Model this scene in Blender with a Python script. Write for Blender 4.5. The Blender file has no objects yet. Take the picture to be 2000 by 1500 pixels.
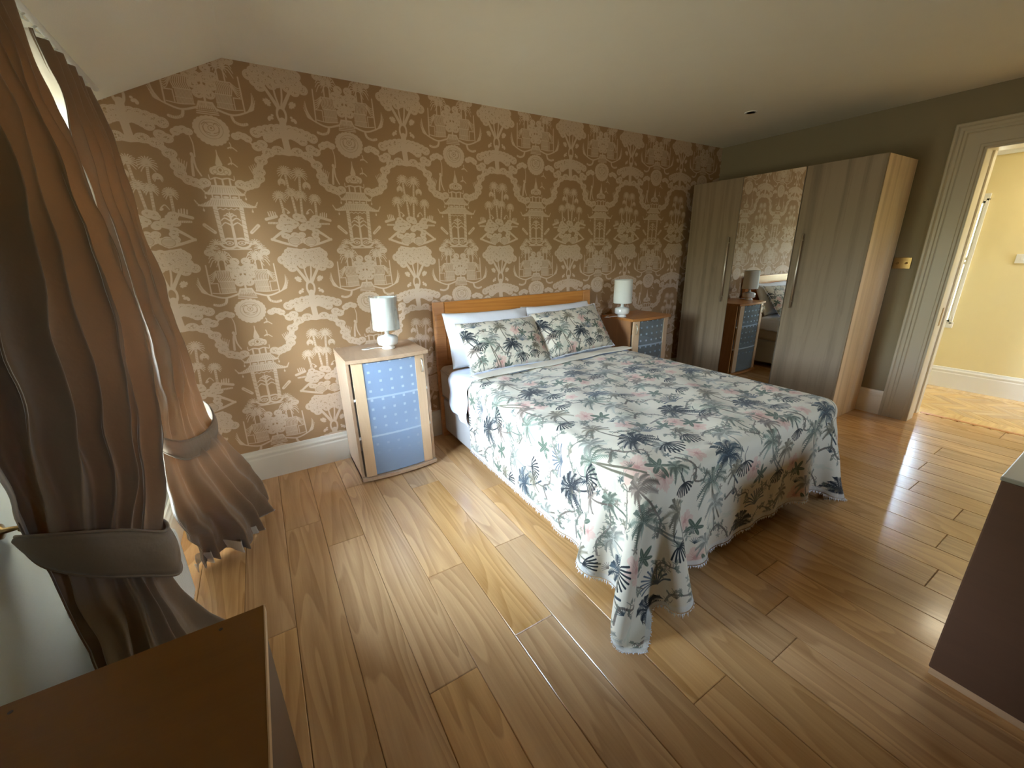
import bpy, bmesh, math, random
import numpy as np
from mathutils import Vector, Matrix, noise

random.seed(7); np.random.seed(7)
S = bpy.context.scene
COL = S.collection
V = Vector

# ------------------------------------------------------------------ camera
cam_d = bpy.data.cameras.new('camera'); cam = bpy.data.objects.new('camera', cam_d); COL.objects.link(cam)
yaw, pitch, roll, FPX = -0.5425, -0.3107, -0.0232, 792.91
fw = V((-math.sin(yaw)*math.cos(pitch), math.cos(yaw)*math.cos(pitch), math.sin(pitch)))
rt = V((math.cos(yaw), math.sin(yaw), 0)); up = rt.cross(fw)
r2 = math.cos(roll)*rt + math.sin(roll)*up; u2 = r2.cross(fw)
M = Matrix((r2, u2, -fw)).transposed().to_4x4(); M.translation = V((1.1016, -2.9402, 1.4031))
cam.matrix_world = M
cam_d.sensor_width = 36; cam_d.lens = 36*FPX/2000; cam_d.clip_start = .02; cam_d.clip_end = 200
S.camera = cam

# ------------------------------------------------------------------ light and exposure
S.view_settings.view_transform = 'Standard'; S.view_settings.look = 'None'
S.view_settings.gamma = 1; S.view_settings.use_curve_mapping = False
S.view_settings.exposure = 1.2
S.cycles.max_bounces = 10; S.cycles.diffuse_bounces = 6; S.cycles.glossy_bounces = 5
S.cycles.transmission_bounces = 8; S.cycles.transparent_max_bounces = 12
S.cycles.sample_clamp_indirect = 6; S.cycles.caustics_refractive = False; S.cycles.caustics_reflective = False
S.cycles.use_denoising = True

W = bpy.data.worlds.new('sky'); S.world = W; W.use_nodes = True
wn = W.node_tree; wn.nodes.clear()
wo = wn.nodes.new('ShaderNodeOutputWorld'); wb = wn.nodes.new('ShaderNodeBackground')
wt = wn.nodes.new('ShaderNodeTexCoord'); ws = wn.nodes.new('ShaderNodeSeparateXYZ')
wm = wn.nodes.new('ShaderNodeMapRange'); wm.inputs[1].default_value = -1; wm.inputs[2].default_value = 1
wr = wn.nodes.new('ShaderNodeValToRGB')
e = wr.color_ramp.elements
e[0].position = 0; e[0].color = (.12, .115, .09, 1)
e[1].position = 1; e[1].color = (.52, .72, 1.0, 1)
for p, c in ((.47, (.15, .15, .11, 1)), (.53, (.26, .32, .20, 1)), (.56, (.72, .86, 1.0, 1)), (.7, (.60, .79, 1.0, 1))):
    x = wr.color_ramp.elements.new(p); x.color = c
wn.links.new(wt.outputs['Generated'], ws.inputs[0]); wn.links.new(ws.outputs['Z'], wm.inputs[0])
wn.links.new(wm.outputs[0], wr.inputs[0]); wn.links.new(wr.outputs[0], wb.inputs['Color'])
wn.links.new(wb.outputs[0], wo.inputs[0])
wb.inputs['Strength'].default_value = 37.0

def area(name, loc, rot, sx, sy, power=0, color=(1, 1, 1), portal=False, spread=180):
    d = bpy.data.lights.new(name, 'AREA'); d.shape = 'RECTANGLE'; d.size = sx; d.size_y = sy
    d.energy = power; d.color = color; d.spread = math.radians(spread)
    if portal: d.cycles.is_portal = True
    o = bpy.data.objects.new(name, d); COL.objects.link(o); o.location = loc; o.rotation_euler = rot
    return o
H90 = math.pi/2
# daylight enters through wall openings; portals only guide the sampling of the sky
area('window_portal', (.27, -.94, 1.245), (0, -H90, 0), 1.49, 1.18, portal=True)
area('rear_fill_portal', (3.06, -4.74, 1.685), (H90, 0, 0), .52, .47, portal=True)  # guides sky light through the added rear fill window
area('hall_window_portal', (6.99, -1.42, 1.21), (0, H90, 0), 1.14, .70, portal=True)
area('hall_end_portal', (6.425, -4.66, 1.6), (H90, 0, 0), .35, .6, portal=True)  # guides sky light through the added hall-end opening
area('hall_fill_light', (6.35, -2.6, 2.33), (0, 0, 0), .5, .5, 5, (1.0, .86, .62))  # unseen lamp added to brighten the hall

# ------------------------------------------------------------------ node helpers
class N:
    def __init__(s, name):
        s.m = bpy.data.materials.new(name); s.m.use_nodes = True; s.t = s.m.node_tree; s.t.nodes.clear()
        s.out = s.t.nodes.new('ShaderNodeOutputMaterial'); s.b = s.t.nodes.new('ShaderNodeBsdfPrincipled')
        s.t.links.new(s.b.outputs[0], s.out.inputs[0])
    def n(s, typ, **k):
        x = s.t.nodes.new('ShaderNode'+typ)
        for a, v in k.items(): setattr(x, a, v)
        return x
    def l(s, a, b): s.t.links.new(a, b)
    def setin(s, node, key, v):
        i = node.inputs[key]
        if hasattr(v, 'is_output'): s.l(v, i)
        else: i.default_value = v
    def coord(s, kind='Object'): return s.n('TexCoord').outputs[kind]
    def mapping(s, vec, scale=(1, 1, 1), loc=(0, 0, 0), rot=(0, 0, 0)):
        m = s.n('Mapping'); s.l(vec, m.inputs[0]); m.inputs['Scale'].default_value = scale
        m.inputs['Location'].default_value = loc; m.inputs['Rotation'].default_value = rot; return m.outputs[0]
    def noise(s, vec, scale, detail=4, rough=.5, dist=0):
        x = s.n('TexNoise'); s.l(vec, x.inputs['Vector']); x.inputs['Scale'].default_value = scale
        x.inputs['Detail'].default_value = detail; x.inputs['Roughness'].default_value = rough
        x.inputs['Distortion'].default_value = dist; return x.outputs['Fac']
    def math(s, op, a, b=0, c=0):
        x = s.n('Math', operation=op); s.setin(x, 0, a); s.setin(x, 1, b); s.setin(x, 2, c); return x.outputs[0]
    def ramp(s, fac, stops):
        x = s.n('ValToRGB'); el = x.color_ramp.elements
        while len(el) < len(stops): el.new(.5)
        for k, (p, c) in enumerate(stops):
            el[k].position = p; el[k].color = (c, c, c, 1) if not hasattr(c, '__len__') else (*c, 1)
        s.l(fac, x.inputs[0]); return x.outputs[0]
    def mix(s, f, a, b, mode='MIX'):
        x = s.n('Mix', data_type='RGBA', blend_type=mode)
        for k, v in ((0, f), (6, a), (7, b)):
            i = x.inputs[k]
            if hasattr(v, 'is_output'): s.l(v, i)
            elif k: i.default_value = (*v, 1)
            else: i.default_value = v
        return x.outputs[2]
    def bump(s, h, dist=.001, strength=1):
        x = s.n('Bump'); x.inputs['Strength'].default_value = strength; x.inputs['Distance'].default_value = dist
        s.l(h, x.inputs['Height']); s.l(x.outputs[0], s.b.inputs['Normal'])
    def set(s, **k):
        for a, v in k.items():
            key = {'color': 'Base Color', 'rough': 'Roughness', 'metal': 'Metallic', 'trans': 'Transmission Weight', 'coat': 'Coat Weight',
                   'coatr': 'Coat Roughness', 'sheen': 'Sheen Weight', 'spec': 'Specular IOR Level', 'emis': 'Emission Color', 'emstr': 'Emission Strength', 'ior': 'IOR', 'alpha': 'Alpha'}[a]
            if isinstance(v, tuple): v = (*v, 1)
            s.setin(s.b, key, v)
        return s.m

def plain(name, c, rough=.5, metal=0, bumpd=0, var=.06, **k):
    q = N(name); v = q.coord()
    f = q.noise(v, 7, 3)
    col = q.mix(f, tuple(x*(1-var) for x in c), tuple(x*(1+var) for x in c))
    q.set(color=col, rough=rough, metal=metal, **k)
    if bumpd: q.bump(q.noise(v, 180, 2), bumpd)
    return q.m

def wood(name, light, dark, axis='Z', scale=1., rough=.42, rings=.5, coat=.0, rand=True, var=.12, streak=0):
    q = N(name); v = q.coord()
    if rand:
        oi = q.n('ObjectInfo'); add = q.n('VectorMath', operation='ADD'); cx = q.n('CombineXYZ')
        r = q.math('MULTIPLY', oi.outputs['Random'], 37.0)
        for i in range(3): q.l(r, cx.inputs[i])
        q.l(v, add.inputs[0]); q.l(cx.outputs[0], add.inputs[1]); v = add.outputs[0]
    sc = {'X': (.10, 1, 1), 'Y': (1, .10, 1), 'Z': (1, 1, .10)}[axis]
    big = q.noise(q.mapping(v, tuple(x*scale for x in sc)), 4.2, 2, .45, .35)
    ring = q.math('FRACT', q.math('MULTIPLY', big, 17))
    ring = q.ramp(ring, [(0, .0), (.35, .25), (.8, .9), (.93, 1.0), (1, .0)])
    fine = q.noise(q.mapping(v, tuple(x*scale for x in {'X': (.03, 1, 1), 'Y': (1, .03, 1), 'Z': (1, 1, .03)}[axis])), 150, 4, .65)
    med = q.noise(q.mapping(v, tuple(x*scale for x in sc)), 14, 3, .6)
    f = q.math('ADD', q.math('MULTIPLY', ring, rings*.55), q.math('MULTIPLY', fine, .5))
    f = q.math('ADD', f, q.math('MULTIPLY', q.math('SUBTRACT', med, .5), .9))
    if streak:
        st = q.noise(q.mapping(v, {'X': (.01, 1, 1), 'Y': (1, .01, 1), 'Z': (1, 1, .01)}[axis]), 22, 1, .4)
        f = q.math('ADD', f, q.math('MULTIPLY', q.math('SUBTRACT', st, .5), streak))
    f = q.ramp(f, [(.12, 0), (.85, 1)])
    col = q.mix(f, light, dark)
    if rand:
        oi2 = q.n('ObjectInfo'); hv = q.n('HueSaturation')
        q.l(q.math('ADD', q.math('MULTIPLY', oi2.outputs['Random'], var*2), 1-var), hv.inputs['Value'])
        r2_ = q.math('FRACT', q.math('MULTIPLY', oi2.outputs['Random'], 7.31))
        q.l(q.math('ADD', q.math('MULTIPLY', r2_, .16), .92), hv.inputs['Saturation'])
        q.l(col, hv.inputs['Color']); col = hv.outputs[0]
    q.set(color=col, rough=rough, coat=coat, coatr=.12)
    q.bump(fine, .00025)
    return q.m

# ------------------------------------------------------------------ mesh helpers
def link(name, me, mat=None, parent=None, smooth=False, **props):
    o = bpy.data.objects.new(name, me); COL.objects.link(o)
    if mat: me.materials.append(mat)
    if parent: o.parent = parent
    if smooth:
        for p in me.polygons: p.use_smooth = True
    for k, v in props.items(): o[k] = v
    return o
def fin(bm, name, mat=None, parent=None, smooth=False, **props):
    bmesh.ops.recalc_face_normals(bm, faces=bm.faces)
    me = bpy.data.meshes.new(name); bm.to_mesh(me); bm.free()
    return link(name, me, mat, parent, smooth, **props)
def addbox(bm, a, b, bev=0, seg=2):
    cx = [(a[i]+b[i])/2 for i in range(3)]; s = [abs(b[i]-a[i]) for i in range(3)]
    r = bmesh.ops.create_cube(bm, size=1)
    for v in r['verts']: v.co = V((cx[0]+v.co.x*s[0], cx[1]+v.co.y*s[1], cx[2]+v.co.z*s[2]))
    if bev:
        es = {e for v in r['verts'] for e in v.link_edges}
        bmesh.ops.bevel(bm, geom=list(es), offset=bev, segments=seg, affect='EDGES', profile=.5)
def box(name, a, b, mat, parent=None, bev=0, seg=2, **props):
    bm = bmesh.new(); addbox(bm, a, b, bev, seg); return fin(bm, name, mat, parent, **props)
def lathe(bm, prof, c, n=40, axis='Z'):
    rows = []
    for r, h in prof:
        row = []
        for k in range(n):
            a = 2*math.pi*k/n
            p = (r*math.cos(a), r*math.sin(a), h)
            if axis == 'X': p = (h, r*math.cos(a), r*math.sin(a))
            if axis == 'Y': p = (r*math.cos(a), h, r*math.sin(a))
            row.append(bm.verts.new((c[0]+p[0], c[1]+p[1], c[2]+p[2])))
        rows.append(row)
    for i in range(len(rows)-1):
        for k in range(n):
            bm.faces.new((rows[i][k], rows[i][(k+1) % n], rows[i+1][(k+1) % n], rows[i+1][k]))
    for row in (rows[0], rows[-1]): bm.faces.new(row)
def tube(bm, pts, r, n=10):
    pts = [V(p) for p in pts]; rows = []
    for i, p in enumerate(pts):
        d = (pts[min(i+1, len(pts)-1)]-pts[max(i-1, 0)]).normalized()
        a = d.orthogonal().normalized() if i == 0 else (prev - d*prev.dot(d)).normalized()
        prev = a; b = d.cross(a)
        rr = r[i] if hasattr(r, '__len__') else r
        rows.append([bm.verts.new(p+rr*(math.cos(2*math.pi*k/n)*a+math.sin(2*math.pi*k/n)*b)) for k in range(n)])
    for i in range(len(rows)-1):
        for k in range(n): bm.faces.new((rows[i][k], rows[i][(k+1) % n], rows[i+1][(k+1) % n], rows[i+1][k]))
    bm.faces.new(rows[0]); bm.faces.new(rows[-1])
def extrude_profile(bm, prof, path0, path1, nrm, upv=V((0, 0, 1))):
    """prof: (out, up) pairs swept from path0 to path1; nrm = outward direction"""
    p0, p1, nrm = V(path0), V(path1), V(nrm)
    A = [bm.verts.new(p0+nrm*a+upv*b) for a, b in prof]; B = [bm.verts.new(p1+nrm*a+upv*b) for a, b in prof]
    n = len(prof)
    for k in range(n): bm.faces.new((A[k], A[(k+1) % n], B[(k+1) % n], B[k]))
    bm.faces.new(A); bm.faces.new(B)
def catmull(P, t):
    n = len(P)-1; x = t*n; i = min(int(x), n-1); f = x-i
    a, b, c, d = P[max(i-1, 0)], P[i], P[i+1], P[min(i+2, n)]
    return .5*((2*b)+(-a+c)*f+(2*a-5*b+4*c-d)*f*f+(-a+3*b-3*c+d)*f**3)
def thing(name, label, cat, loc=(0, 0, 0), group=None):
    o = bpy.data.objects.new(name, None); COL.objects.link(o); o.empty_display_size = .05
    o['label'] = label; o['category'] = cat
    if group: o['group'] = group
    return o      # parts are built in world coordinates; settle() moves the empty to its base
def settle(o, loc):
    loc = V(loc); o.location = loc
    def rec(p, first):
        for ch in p.children:
            if first: ch.matrix_parent_inverse = Matrix.Identity(4); ch.location = V(ch.location)-loc
            rec(ch, False)
    rec(o, True)

# ------------------------------------------------------------------ painted print tiles (drawn here, nothing is loaded)
class Tile:
    def __init__(s, wm, hm, ppm, bg):
        s.w, s.h = int(round(wm*ppm)), int(round(hm*ppm)); s.ppm = ppm; s.fat = 1.; s.a = np.zeros((s.h, s.w, len(bg)), np.float32); s.a[:] = bg
    def put(s, x0, y0, mask, c, op):   # wraps at the tile edge
        h, w = mask.shape
        ys = (np.arange(y0, y0+h) % s.h)[:, None]; xs = (np.arange(x0, x0+w) % s.w)[None]
        m = (mask*op)[..., None]; s.a[ys, xs] = s.a[ys, xs]*(1-m)+np.array(c, np.float32)*m
    def seg(s, p, q, w0, w1, c, op=1, soft=.6):
        p = np.array(p, float)*s.ppm; q = np.array(q, float)*s.ppm; a, b = w0*s.ppm/2*s.fat, w1*s.ppm/2*s.fat; m = max(a, b)+2
        x0, y0 = int(min(p[0], q[0])-m), int(min(p[1], q[1])-m); x1, y1 = int(max(p[0], q[0])+m)+1, int(max(p[1], q[1])+m)+1
        X, Y = np.meshgrid(np.arange(x0, x1)+.5, np.arange(y0, y1)+.5)
        d = q-p; L = max(d@d, 1e-9); t = np.clip(((X-p[0])*d[0]+(Y-p[1])*d[1])/L, 0, 1)
        D = np.hypot(X-p[0]-t*d[0], Y-p[1]-t*d[1])-(a+(b-a)*t)
        s.put(x0, y0, np.clip(.5-D/(2*soft), 0, 1), c, op)
    def line(s, pts, w0, c, w1=None, op=1):
        w1 = w0 if w1 is None else w1; n = len(pts)-1
        for i in range(n): s.seg(pts[i], pts[i+1], w0+(w1-w0)*i/n, w0+(w1-w0)*(i+1)/n, c, op)
    def curve(s, pts, w0, c, w1=None, op=1, n=12):
        P = [np.array(p, float) for p in pts]
        s.line([catmull(P, k/n) for k in range(n+1)], w0, c, w1, op)
    def ell(s, c0, rx, ry, c, op=1, rot=0, ring=0, soft=.6, rough=0, seed=0):
        cx, cy = c0[0]*s.ppm, c0[1]*s.ppm; a, b = max(rx*s.ppm, .3), max(ry*s.ppm, .3); m = max(a, b)*(1+rough)+3
        x0, y0 = int(cx-m), int(cy-m); X, Y = np.meshgrid(np.arange(x0, int(cx+m)+2)+.5-cx, np.arange(y0, int(cy+m)+2)+.5-cy)
        cr, sr = math.cos(rot), math.sin(rot); U, Vv = (X*cr+Y*sr)/a, (-X*sr+Y*cr)/b
        R = np.hypot(U, Vv)
        if rough:
            th = np.arctan2(Vv, U); rs = np.random.RandomState(seed)
            for k in (3, 5, 8, 13): R = R-rough*np.sin(k*th+rs.rand()*6.28)*rs.rand()*1.2
        D = (R-1)*min(a, b)
        if ring: D = abs(D)-ring*s.ppm/2
        s.put(x0, y0, np.clip(.5-D/(2*soft*(1 if soft < 3 else soft/2)), 0, 1), c, op)
    def image(s, name):
        im = bpy.data.images.new(name, s.w, s.h, alpha=False, float_buffer=False)
        px = np.ones((s.h, s.w, 4), np.float32); k = s.a.shape[2]
        px[..., :3] = s.a if k == 3 else s.a[..., :1]
        im.colorspace_settings.name = 'Non-Color' if k == 1 else 'sRGB'
        im.pixels.foreach_set(np.clip(px, 0, 1).ravel()); im.update(); im.pack(); return im

def wallpaper_tile():
    T = Tile(.70, .955, 820, (0.,)); R = random.Random(3); T.fat = 1.14
    # homography from the sketch grid (feature table below) to metres on the wall
    def h(cx, cy):
        u, v = 360+cx/3.947, 160+cy/3.947
        d = fw + (u-1000)/FPX*r2 - (v-750)/FPX*u2; t = 2.9402/d.y
        return (1.1016+d.x*t-1.040, 1.4031+d.z*t-1.0)
    C1, C0 = (1.,), (0.,)
    def P(pts): return [h(*p) for p in pts]
    def mir(pts): return [(-x, y) for x, y in pts]
    def both(fn, pts, *a, **k):
        q = P(pts); fn(q, *a, **k); fn(mir(q), *a, **k)
    def E(cx, cy, rx, ry, v=1., m=True, **k):
        c = h(cx, cy); T.ell(c, rx, ry, (v,), **k)
        if m: T.ell((-c[0], c[1]), rx, ry, (v,), **k)
    def lace(c, rx, ry, m=True, dens=1., seed=1, dark=.42):
        cs = [c] + ([(-c[0], c[1])] if m else [])
        for sx, c2 in zip((1, -1), cs):
            rr = random.Random(seed)
            T.ell(c2, rx, ry, C1, rough=.10, seed=seed)
            for k in range(int(46*dens*rx*ry/.0009)):
                a = rr.random()*6.28; r = math.sqrt(rr.random())*.88
                x, y = c2[0]+sx*math.cos(a)*rx*r, c2[1]+math.sin(a)*ry*r; b = rr.random()*3.14*sx; L = .004+.004*rr.random()
                T.seg((x, y), (x+L*math.cos(b), y+L*math.sin(b)), .0028, .002, C0, min(1, dark+.15+.4*rr.random()))
            for k in range(int(16+rx*260)):
                a = 6.28*k/int(16+rx*260); x, y = c2[0]+math.cos(a)*rx*1.0, c2[1]+math.sin(a)*ry*1.0
                T.ell((x, y), .0065, .0065, C1); T.ell((x, y), .0022, .0022, C0, op=.55)
    def palm(cx, cy, r, nf=15, m=True):
        c = h(cx, cy)
        for s in ((1, -1) if m else (1,)):
            c2 = (c[0]*s, c[1])
            for k in range(nf):
                a = math.radians(-40+260*k/(nf-1)); q = (c2[0]+math.cos(a)*r, c2[1]+math.sin(a)*r*.95-.006)
                mid = (c2[0]+math.cos(a)*r*.55, c2[1]+math.sin(a)*r*.62+.004)
                T.curve([c2, mid, q], .0062, C1, .003, n=5)
            T.ell(c2, .008, .008, C1); T.ell(c2, .003, .003, C0, op=.6)
    def trunk(pts, w, m=True):
        q = P(pts)
        for z in ([q, mir(q)] if m else [q]):
            T.line(z, w, C1)
            for i in range(len(z)-1):
                n = 7
                for k in range(n):
                    f = (k+.5)/n; x = z[i][0]*(1-f)+z[i+1][0]*f; y = z[i][1]*(1-f)+z[i+1][1]*f
                    T.seg((x-w*.35, y), (x+w*.35, y+.002), .0022, .0022, C0, .6)
    g = h(880, 1030)[0]
    # ---- flowering tree over the medallion gap, on the grove axis (x = .35)
    ax = .35
    def Z(z): return float(np.interp(z, [1.40, 1.44, 1.49, 1.53, 1.62, 1.65, 1.715, 1.752, 1.785, 1.808, 1.838, 1.885, 1.93, 1.955, 2.005, 2.048, 2.075, 2.085, 2.115, 2.14, 2.187, 2.245, 2.30], [1.35, 1.40, 1.455, 1.495, 1.60, 1.64, 1.682, 1.727, 1.752, 1.793, 1.828, 1.905, 1.985, 2.02, 2.07, 2.115, 2.14, 2.165, 2.195, 2.24, 2.30, 2.40, 2.46]))-1.0
    for k in range(11):
        lace((ax+(-.13+.026*k), 1.335+.016*math.cos(k*2.2)), .021, .019, m=False, seed=20+k, dens=.7)
    for k in range(9): lace((ax+(-.105+.026*k), 1.372+.012*math.sin(k*1.7)), .021, .018, m=False, seed=40+k, dens=.7)
    for k in range(5): lace((ax+(-.09+.045*k), 1.398), .018, .014, m=False, seed=50+k, dens=.7)
    for s in (1, -1):
        lace((ax+s*.085, 1.302), .020, .016, m=False, seed=17, dens=.7)
        T.curve([(ax+s*.070, 1.315), (ax+s*.040, 1.265), (ax+s*.012, 1.215)], .013, C1, .016)
        T.curve([(ax+s*.022, 1.330), (ax+s*.016, 1.27), (ax+s*.006, 1.225)], .008, C1)
        T.ell((ax+s*.062, 1.235), .020, .015, C1, rot=s*.7, rough=.1); T.ell((ax+s*.056, 1.160), .013, .008, C1, rot=s*.3)
        T.ell((ax+s*.066, 1.153), .008, .010, C1); T.ell((ax+s*.048, 1.172), .007, .006, C1)
    T.ell((ax, 1.180), .022, .038, C1, ring=.011)
    # foliage umbrella and cloud branch arching to both sides
    for k in range(-5, 6):
        a = k/5; x = ax+.145*a; y = 1.108-.032*a*a
        T.curve([(ax, 1.06), ((ax+x)/2, y+.006), (x, y-.008)], .013, C1, .010, n=6)
        lace((x, y), .022, .019, m=False, seed=60+k, dens=.8); lace((ax+(x-ax)*.6, y-.022), .020, .015, m=False, seed=75+k, dens=.8)
    T.curve([(ax, 1.15), (ax-.004, 1.08), (ax+.002, .99)], .030, C1)
    for s in (1, -1):
        arch = [(ax, Z(1.932)), (ax+s*.05, Z(1.935)), (ax+s*.10, Z(1.925)), (ax+s*.145, Z(1.90)), (ax+s*.165, Z(1.865)), (ax+s*.17, Z(1.845)), (ax+s*.20, Z(1.822))]
        T.curve(arch, .026, C1, .030, n=24)
        for j, (x, y) in enumerate(arch[1:]): lace((x, y+.005), .026 if j < 4 else .022, .017, m=False, seed=90+j+(7 if s > 0 else 0), dens=.9)
        for j, (dx, dz) in enumerate(((.225, 1.818), (.247, 1.812), (.268, 1.820), (.125, 1.955), (.15, 1.945))):
            lace((ax+s*dx, Z(dz)), .021, .016, m=False, seed=120+j, dens=.9)
        for dx, dz in ((.205, 1.985), (.225, 1.99), (.245, 1.982), (.19, 1.975)): lace((ax+s*dx, Z(dz)), .015, .011, m=False, seed=int(dx*1e3), dens=.6)
        T.line([(ax+s*.19, Z(1.97)), (ax+s*.155, Z(1.935))], .008, C1)
        for j in range(6): T.seg((ax+s*(.155+.007*j), Z(1.85)), (ax+s*(.16+.010*j), Z(1.892-.003*abs(j-2))), .004, .003, C1)
    # ---- medallion on the pagoda axis
    c = (0, Z(2.005))
    for k in range(22):
        a = 6.28*k/22; x, y = c[0]+.068*math.cos(a), c[1]+.060*math.sin(a)*(1.12 if math.sin(a) < 0 else .85)
        T.ell((x, y), .014, .013, C1)
    T.ell(c, .066, .060, C1, rough=.05)
    T.ell(c, .052, .046, C0, ring=.003, op=.6); T.ell(c, .036, .032, C0, ring=.003, op=.7); T.ell((0, c[1]+.004), .014, .012, C0, ring=.003, op=.8); T.ell((0, c[1]+.005), .004, .004, C0)
    for s in (1, -1):
        T.curve([(s*.008, c[1]-.02), (s*.03, c[1]-.012), (s*.036, c[1]+.01)], .003, C0, op=.7)
        T.curve([(s*.012, c[1]+.02), (s*.024, c[1]+.03), (s*.04, c[1]+.018)], .003, C0, op=.7)
    for k in range(5): T.ell(((k-2)*.011, c[1]-.052-.004*(2-abs(k-2))), .0075, .010, C1)
    # stand above it, with two boats
    st = [(-.048, Z(2.075)), (.048, Z(2.075)), (.030, Z(2.115)), (-.030, Z(2.115))]
    for k in range(12):
        f = k/11; T.seg((-.048+.018*f, Z(2.075+.04*f)), (.048-.018*f, Z(2.075+.04*f)), .0045, .0045, C1)
    for k in range(9): T.seg((-.036+.009*k, Z(2.082)), (-.032+.008*k, Z(2.094)), .003, .002, C0, .8); T.seg((-.026+.0065*k, Z(2.098)), (-.024+.006*k, Z(2.108)), .003, .002, C0, .6)
    for x, y, r in ((-.024, 2.135, .019), (.024, 2.135, .019), (0, 2.15, .017), (-.04, 2.165, .018), (.04, 2.165, .018), (-.02, 2.19, .021), (.02, 2.19, .021), (-.05, 2.195, .018), (.05, 2.195, .018), (-.028, 2.215, .018), (.028, 2.215, .018)):
        lace((x, Z(y)), r, r*.85, m=False, seed=int(x*1000+y*900) & 255, dens=.8)
    T.line([(0, Z(2.10)), (0, Z(2.19))], .009, C1)
    for s in (1, -1):
        T.curve([(s*.045, Z(2.085)), (s*.11, Z(2.078)), (s*.17, Z(2.085)), (s*.205, Z(2.105))], .009, C1, .006)
        T.curve([(s*.048, Z(2.098)), (s*.11, Z(2.092)), (s*.165, Z(2.098))], .004, C1)
        for k in range(14): T.seg((s*(.052+.0052*k), Z(2.096)), (s*(.052+.0052*k), Z(2.138)), .0028, .0028, C1)
        T.line([(s*.050, Z(2.140)), (s*.125, Z(2.140))], .0045, C1); T.line([(s*.050, Z(2.118)), (s*.125, Z(2.118))], .0025, C1)
        for k in range(9): T.curve([(s*(.055+.0085*k), Z(2.143)), (s*(.062+.0085*k), Z(2.163)), (s*(.057+.0075*k), Z(2.185))], .0040, C1, n=5)
        T.line([(s*.055, Z(2.187)), (s*.128, Z(2.187))], .004, C1)
        for k in range(5): T.curve([(s*.128, Z(2.187-.003*k)), (s*.155, Z(2.170-.008*k)), (s*.172, Z(2.172-.006*k))], .003, C1, n=5)
        T.line([(s*.172, Z(2.09)), (s*.168, Z(2.205))], .006, C1)
        T.line([(s*.130, Z(2.098)), (s*.130, Z(2.135)), (s*.168, Z(2.135))], .004, C1)
        for k in range(7): T.curve([(s*.185, Z(2.092)), (s*.21, Z(2.102+.004*k)), (s*(.218+.004*(3-abs(k-3))), Z(2.112+.008*k))], .0038, C1, .0022, n=5)
        T.curve([(s*.105, Z(2.076)), (s*.115, Z(2.050)), (s*.145, Z(2.040)), (s*.17, Z(2.045))], .011, C1, .012)
        for k in range(6): T.seg((s*(.118+.009*k), Z(2.040)), (s*(.120+.009*k), Z(2.050)), .002, .002, C0, .7)
        # palms standing behind the boats
        for dx in (.075, .105):
            for k in range(11):
                a = math.radians(-20+220*k/10); T.curve([(s*dx, Z(2.225)), (s*dx+.026*math.cos(a), Z(2.228+.024*math.sin(a))), (s*dx+.045*math.cos(a), Z(2.212+.034*math.sin(a)))], .005, C1, .003, n=4)
            T.line([(s*dx, Z(2.225)), (s*dx*1.02, Z(2.188))], .006, C1)
        lace((s*.135, Z(2.245)), .02, .014, m=False, seed=9, dens=.6)
    # ---- figures and birds
    T.curve([(-.125, Z(1.845)), (-.118, Z(1.885)), (-.108, Z(1.90)), (-.106, Z(1.87)), (-.09, Z(1.845))], .011, C1, .006)
    T.ell((-.112, Z(1.905)), .008, .010, C1); T.curve([(-.10, Z(1.90)), (-.096, Z(1.935)), (-.103, Z(1.965))], .006, C1, .003)
    for bx, bz in ((.075, 1.93), (.062, 1.885)):
        T.curve([(bx-.018, Z(bz)), (bx, Z(bz+.004)), (bx+.022, Z(bz-.006))], .006, C1, .004); T.curve([(bx-.004, Z(bz)), (bx-.002, Z(bz+.012)), (bx-.006, Z(bz+.02))], .004, C1)
    # ---- pagoda
    T.line([(0, Z(1.922)), (0, Z(1.885))], .0035, C1, .008); T.line([(0, Z(1.91)), (0, Z(1.885))], .005, C1, .028)
    for k in range(5): T.ell(((k-2)*.018, Z(1.862)), .014, .018, C1)
    T.ell((0, Z(1.865)), .042, .024, C1)
    T.ell((0, Z(1.866)), .007, .008, C0); T.ell((0, Z(1.866)), .016, .016, C0, ring=.003, op=.6)
    for s in (1, -1): T.ell((s*.026, Z(1.86)), .010, .010, C0, ring=.003, op=.7); T.curve([(0, Z(1.838)), (s*.03, Z(1.842)), (s*.055, Z(1.836)), (s*.058, Z(1.850))], .007, C1, .003)
    for x in (-.034, 0, .034): T.line([(x, Z(1.838)), (x, Z(1.808))], .008, C1)
    def roof(z0, z1, a, b, tip):
        n = 10
        for k in range(n+1):
            f = k/n; T.seg((-(a+(b-a)*(1-f)**1.6), Z(z0+(z1-z0)*f)), ((a+(b-a)*(1-f)**1.6), Z(z0+(z1-z0)*f)), .0055, .0055, C1)
        for s in (1, -1): T.curve([(s*a*.9, Z(z0+.004)), (s*(b-.01), Z(z0)), (s*(b+.012), Z(z0+tip))], .011, C1, .004)
        m = int(b/.010)
        for k in range(-m, m+1):
            x = k*.010; T.seg((x*.95, Z(z1-.004)), (x*1.15, Z(z0+.004)), .0022, .0022, C0, .6)
        T.seg((-a, Z(z1+.001)), (a, Z(z1+.001)), .006, .006, C1)
    roof(1.785, 1.808, .055, .092, .014)
    for x in (-.062, -.02, .02, .062): T.line([(x, Z(1.785)), (x, Z(1.752))], .006, C1)
    for x in (-.041, 0, .041): T.ell((x, Z(1.766)), .014, .006, C1)
    roof(1.722, 1.752, .070, .135, .022)
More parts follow.
